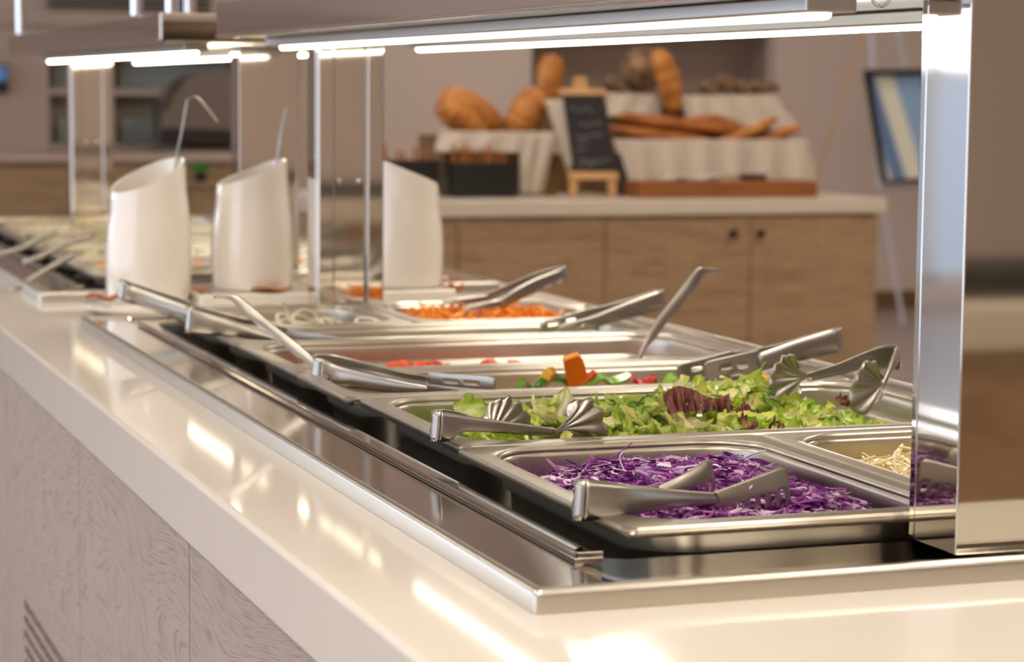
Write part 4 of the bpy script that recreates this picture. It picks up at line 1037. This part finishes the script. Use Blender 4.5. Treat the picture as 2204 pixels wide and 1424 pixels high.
# ------------------------------------------------------------------ framed picture on tall easel, far right
YE2 = 9300
t = thing('standing_easel', 'tall light wooden easel on the floor at the back right', 'easel', by(1945,700,YE2))
def rod(pa, pb_, Ya, Yb, r, name, m, parent):
    mb = MB(); mb.tube([by(*pa,Ya), (by(*pa,Ya)+by(*pb_,Yb))/2, by(*pb_,Yb)], r, 4, r*0.6); return mb.build(name, m, parent)
WHITEWOOD = mat('whitish_wood', (206,202,206), 0.5)
rod((1872,30),(1895,410),YE2-10,YE2-40,22,'front_leg',WHITEWOOD,t)
rod((1895,410),(1945,700),YE2-40,YE2-60,22,'front_leg',WHITEWOOD,t)
rod((1925,30),(2030,560),YE2-5,YE2-20,22,'front_leg',WHITEWOOD,t)
rod((1868,40),(1745,420),YE2+30,YE2+330,14,'back_leg',PINE,t)
rod((1880,405),(2020,400),YE2-130,YE2-130,18,'ledge',WHITEWOOD,t)
t = thing('framed_poster', 'black framed glossy poster, window reflections painted as blue and cream bands, on the easel', 'poster', by(1930,390,YE2-70))
POST = mat('poster_reflection', (120,150,190), 0.08, 0, coat=1.0, coatr=0.03)  # blue and cream bands put window reflections into the colour
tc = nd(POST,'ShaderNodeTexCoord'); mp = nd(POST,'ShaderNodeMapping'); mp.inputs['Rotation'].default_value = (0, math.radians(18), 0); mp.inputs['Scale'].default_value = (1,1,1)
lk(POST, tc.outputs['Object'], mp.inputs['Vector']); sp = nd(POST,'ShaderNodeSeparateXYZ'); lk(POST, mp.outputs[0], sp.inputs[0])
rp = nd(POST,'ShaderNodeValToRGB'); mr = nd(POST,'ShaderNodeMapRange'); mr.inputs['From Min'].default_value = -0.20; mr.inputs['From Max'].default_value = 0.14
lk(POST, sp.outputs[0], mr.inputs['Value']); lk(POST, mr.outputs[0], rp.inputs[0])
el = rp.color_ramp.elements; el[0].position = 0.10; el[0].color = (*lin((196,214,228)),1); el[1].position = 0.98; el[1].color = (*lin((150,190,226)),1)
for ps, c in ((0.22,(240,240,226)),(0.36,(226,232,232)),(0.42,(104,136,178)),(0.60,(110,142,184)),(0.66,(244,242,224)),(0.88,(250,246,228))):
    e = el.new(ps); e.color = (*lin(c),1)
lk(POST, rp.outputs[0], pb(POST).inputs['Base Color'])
def tiltslab(q, Ys, th, name, m, parent):
    f = [by(q[i][0],q[i][1],Ys[i]) for i in range(4)]; vs = f+[v+Vector((0,th,0)) for v in f]
    return mk(name, vs, [(0,1,2,3),(7,6,5,4),(0,4,5,1),(1,5,6,2),(2,6,7,3),(3,7,4,0)], m, parent)
Ys = [YE2-100,YE2-100,YE2-150,YE2-150]
tiltslab([(1872,163),(1984,160),(2012,380),(1908,388)], [y-3 for y in Ys], 6, 'picture_face', POST, t)
for q in ([(1860,152),(1873,152),(1911,392),(1900,392)], [(1860,150),(1992,148),(1992,160),(1862,162)], [(1900,386),(2014,380),(2018,392),(1902,396)], [(1984,150),(1994,150),(2020,390),(2010,390)]):
    tiltslab(q, [y-6 for y in Ys], 16, 'frame', BLACK, t)

# ------------------------------------------------------------------ bar at the back left
YK = 9300
t = thing('back_bar', 'wood fronted bar with pale top along the back left wall', 'bar', (800,9650,F))
box('worktop', (-2500,YK,-60), (2150,9740,-20), mat('bar_top', (190,168,152), 0.4), t, bevel=4)
box('carcass', (-2500,YK+40,F), (2140,9720,-60.3), OAK, t)
for i in range(6): box('door', (-2500+i*775,YK+20,F+90), (-2500+(i+1)*775-8,YK+39.5,-80), OAK, t)
YS = 9750
t = thing('wall_shelf_unit', 'pale open shelf unit with rows of drinking glasses on the back left wall', 'shelf', (1400,9900,0))
SHW = mat('shelf_laminate', (176,158,146), 0.5); SHD = mat('shelf_back', (186,176,160), 0.6)
xa, xb = by(100,130,YS).x, by(560,130,YS).x
z_ = lambda py: by(300,py,YS).z
box('back', (xa,9960,z_(322)), (xb,9975,z_(60)), SHD, t)
for x in (xa, by(240,130,YS).x, xb): box('upright', (x-30,YS,z_(322)), (x+10,9959,z_(60)), SHW, t)
for k in ((322,312),(205,192),(128,112),(72,55)): box('shelf_board', (xa+11,YS+2,z_(k[0])), (xb-31,9958,z_(k[1])), SHW, t)
box('side_panel', (-2600,YS,z_(330)), (xa-31,9959,z_(30)), SHW, t)
box('top_panel', (-2600,YS-20,z_(58)), (xb+400,9959,z_(26)), SHW, t)
DG = mat('drinking_glass', (206,214,208), 0.1, 0, trans=0.5)
g0 = None
for (pz, pxs) in ((311, range(118,495,17)), (191, range(122,495,18))):
    for px in pxs:
        c = by(px,pz,9840)
        if any(abs(c.x-(x-10)) < 60 for x in (xa, by(240,130,YS).x)): continue
        if g0 is None:
            mb = MB(); mb.lathe([(0.1,0),(14,0),(17,120),(15.5,120),(12.5,6),(0.1,6)], (c.x,9840,z_(pz)+1), 14)
            g0 = tag(mb.build('drinking_glass', DG, smooth=True), 'clear tall drinking glass standing on the back left shelves', 'glass', 'drinking glasses on the back shelves')
        else:
            g = g0.copy(); COL.objects.link(g); g.location = W((c.x,9840,z_(pz)+1))
# louvre above shelves
t = thing('wall_grille', 'dark slatted ventilation grille high on the back left wall', 'grille', (1400,9930,700))
a = by(100,24,9900); b = by(460,-40,9900)
box('frame', (a.x,9935,a.z), (b.x,9960,b.z), SHD, t)
for i in range(6): box('slat', (a.x+10,9905,a.z+4+i*26), (b.x-10,9934,a.z+14+i*26), DARKMETAL, t)
# blue screen at far left
t = thing('wall_monitor', 'small screen with blue upper half at the far left edge of the room', 'screen', by(-20,200,9700))
a = by(-60,200,9650); b = by(18,138,9650)
box('case', (a.x,9660,a.z), (b.x,9700,b.z), BLACK, t, bevel=6)
box('display', (a.x+8,9655,(a.z+b.z)/2-10), (b.x-8,9659.5,b.z-8), mat('blue_display', (60,96,140), 0.3, 0, emit=0.4, ecol=(70,110,160)), t)
# coffee machine
YM = 9480
t = thing('coffee_machine', 'large rounded dark grey coffee machine on the back bar', 'coffee machine', by(430,345,YM))
CM = mat('machine_grey', (132,118,108), 0.35, 0.4); CMD = mat('machine_dark', (40,34,30), 0.4)
def prism(q, Y0, Y1, name, m, parent, bev=6):
    f = [by(x,y,Y0) for x,y in q]; n = len(f); vs = f+[Vector((v.x,Y1,v.z)) for v in f]
    return mk(name, vs, [tuple(range(n)), tuple(range(2*n-1,n-1,-1))]+[(i,i+n,(i+1)%n+n,(i+1)%n) for i in range(n)], m, parent, bevel=bev)
prism([(352,292),(352,235),(372,195),(400,168),(440,156),(505,150),(560,152),(600,175),(615,215),(615,292)], YM, YM+260, 'hood', CM, t)
prism([(350,235),(372,190),(404,160),(392,180),(372,205),(360,235)], YM-14, YM-1, 'side_trim', CMD, t, 2)
prism([(350,275),(505,280),(620,280),(620,318),(350,306)], YM-20, YM-1, 'group_panel', CMD, t, 2)
a = by(400,292,YM+60); b = by(600,292,YM+60); box('back_plate', (a.x,YM+60,by(352,322,YM-40).z+0.5), (b.x,YM+240,a.z), CMD, t, bevel=2)
a = by(352,322,YM-40); b = by(620,322,YM-40); box('drip_tray', (a.x,YM-40,-19.5), (b.x,YM+250,a.z), CM, t, bevel=3)
# green bowl / plant on bar
c = by(432,362,9200)
ht = thing('side_table', 'small oak side table in front of the coffee machine holding the green plant', 'table', (c.x,9230,F))
box('table_top', (c.x-120,9110,c.z-84), (c.x+120,9290,c.z-62.3), OAK, ht, bevel=3); box('pedestal', (c.x-60,9140,F), (c.x+60,9260,c.z-84.3), OAK, ht)
t = thing('herb_pot', 'bright green herb plant standing in front of the coffee machine', 'plant', (c.x,9200,c.z-62))
vs = []; fs = []
for k in range(90):
    a = rl.uniform(0,6.28); r = rl.uniform(0,46); zz = c.z+rl.uniform(-26,24)*(1-r/70); x = c.x+r*cos(a); y = 9200+r*sin(a)*0.8; s = rl.uniform(9,16); q = rl.uniform(0,3)
    b_ = len(vs); vs += [(x-s*cos(q),y-s*sin(q),zz),(x,y+3,zz+s*.5),(x+s*cos(q),y+s*sin(q),zz+2),(x,y-3,zz-s*.6)]; fs.append((b_,b_+1,b_+2,b_+3))
mk('foliage', vs, fs, GREEN, t, smooth=True, thick=0.6)
mb = MB(); mb.lathe([(0.1,0),(24,0),(32,34),(29,34),(22,4),(0.1,4)], (c.x,9200,c.z-62), 18); mb.build('pot', DARKMETAL, t, smooth=True)
# dark wall lamp strip beside niche and dark post on wall at left of bread
a = by(812,330,7000)
t = thing('coat_stand', 'narrow black stand with knobs just right of the mirror post with two round screws', 'stand', (a.x,7000,F))
mb = MB(); mb.tube([(a.x,7000,F),(a.x,7000,0),(a.x,7000,480)], 12, 12); mb.build('pole', BLACK, t, smooth=True)
for pz in (105,165,235): 
    p = by(812,pz,7000); mb = MB(); mb.lathe([(0.1,-16),(14,-10),(18,0),(14,10),(0.1,16)], (p.x+4,7000,p.z), 12); mb.build('knob', BLACK, t, smooth=True)
mb = MB(); mb.lathe([(120,0),(120,12),(12,14)], (a.x,7000,F), 24); mb.build('base', BLACK, t, smooth=True)

# ------------------------------------------------------------------ service furniture behind the camera side (seen in the mirror post)
t = thing('sideboard', 'oak sideboard with cream top at the right, seen only in the near mirror post', 'sideboard', (1700,-2050,F))
box('worktop', (600,-2500,-95), (3200,-1740,-31), CREAM, t, bevel=4)
box('carcass', (620,-2480,F), (3180,-1760,-95.3), OAK, t)
tag(box('serving_tray', (900,-2200,-30.8), (2600,-1900,10), BLACK, bevel=6), 'long dark tray on the sideboard reflected in the near mirror post', 'tray')
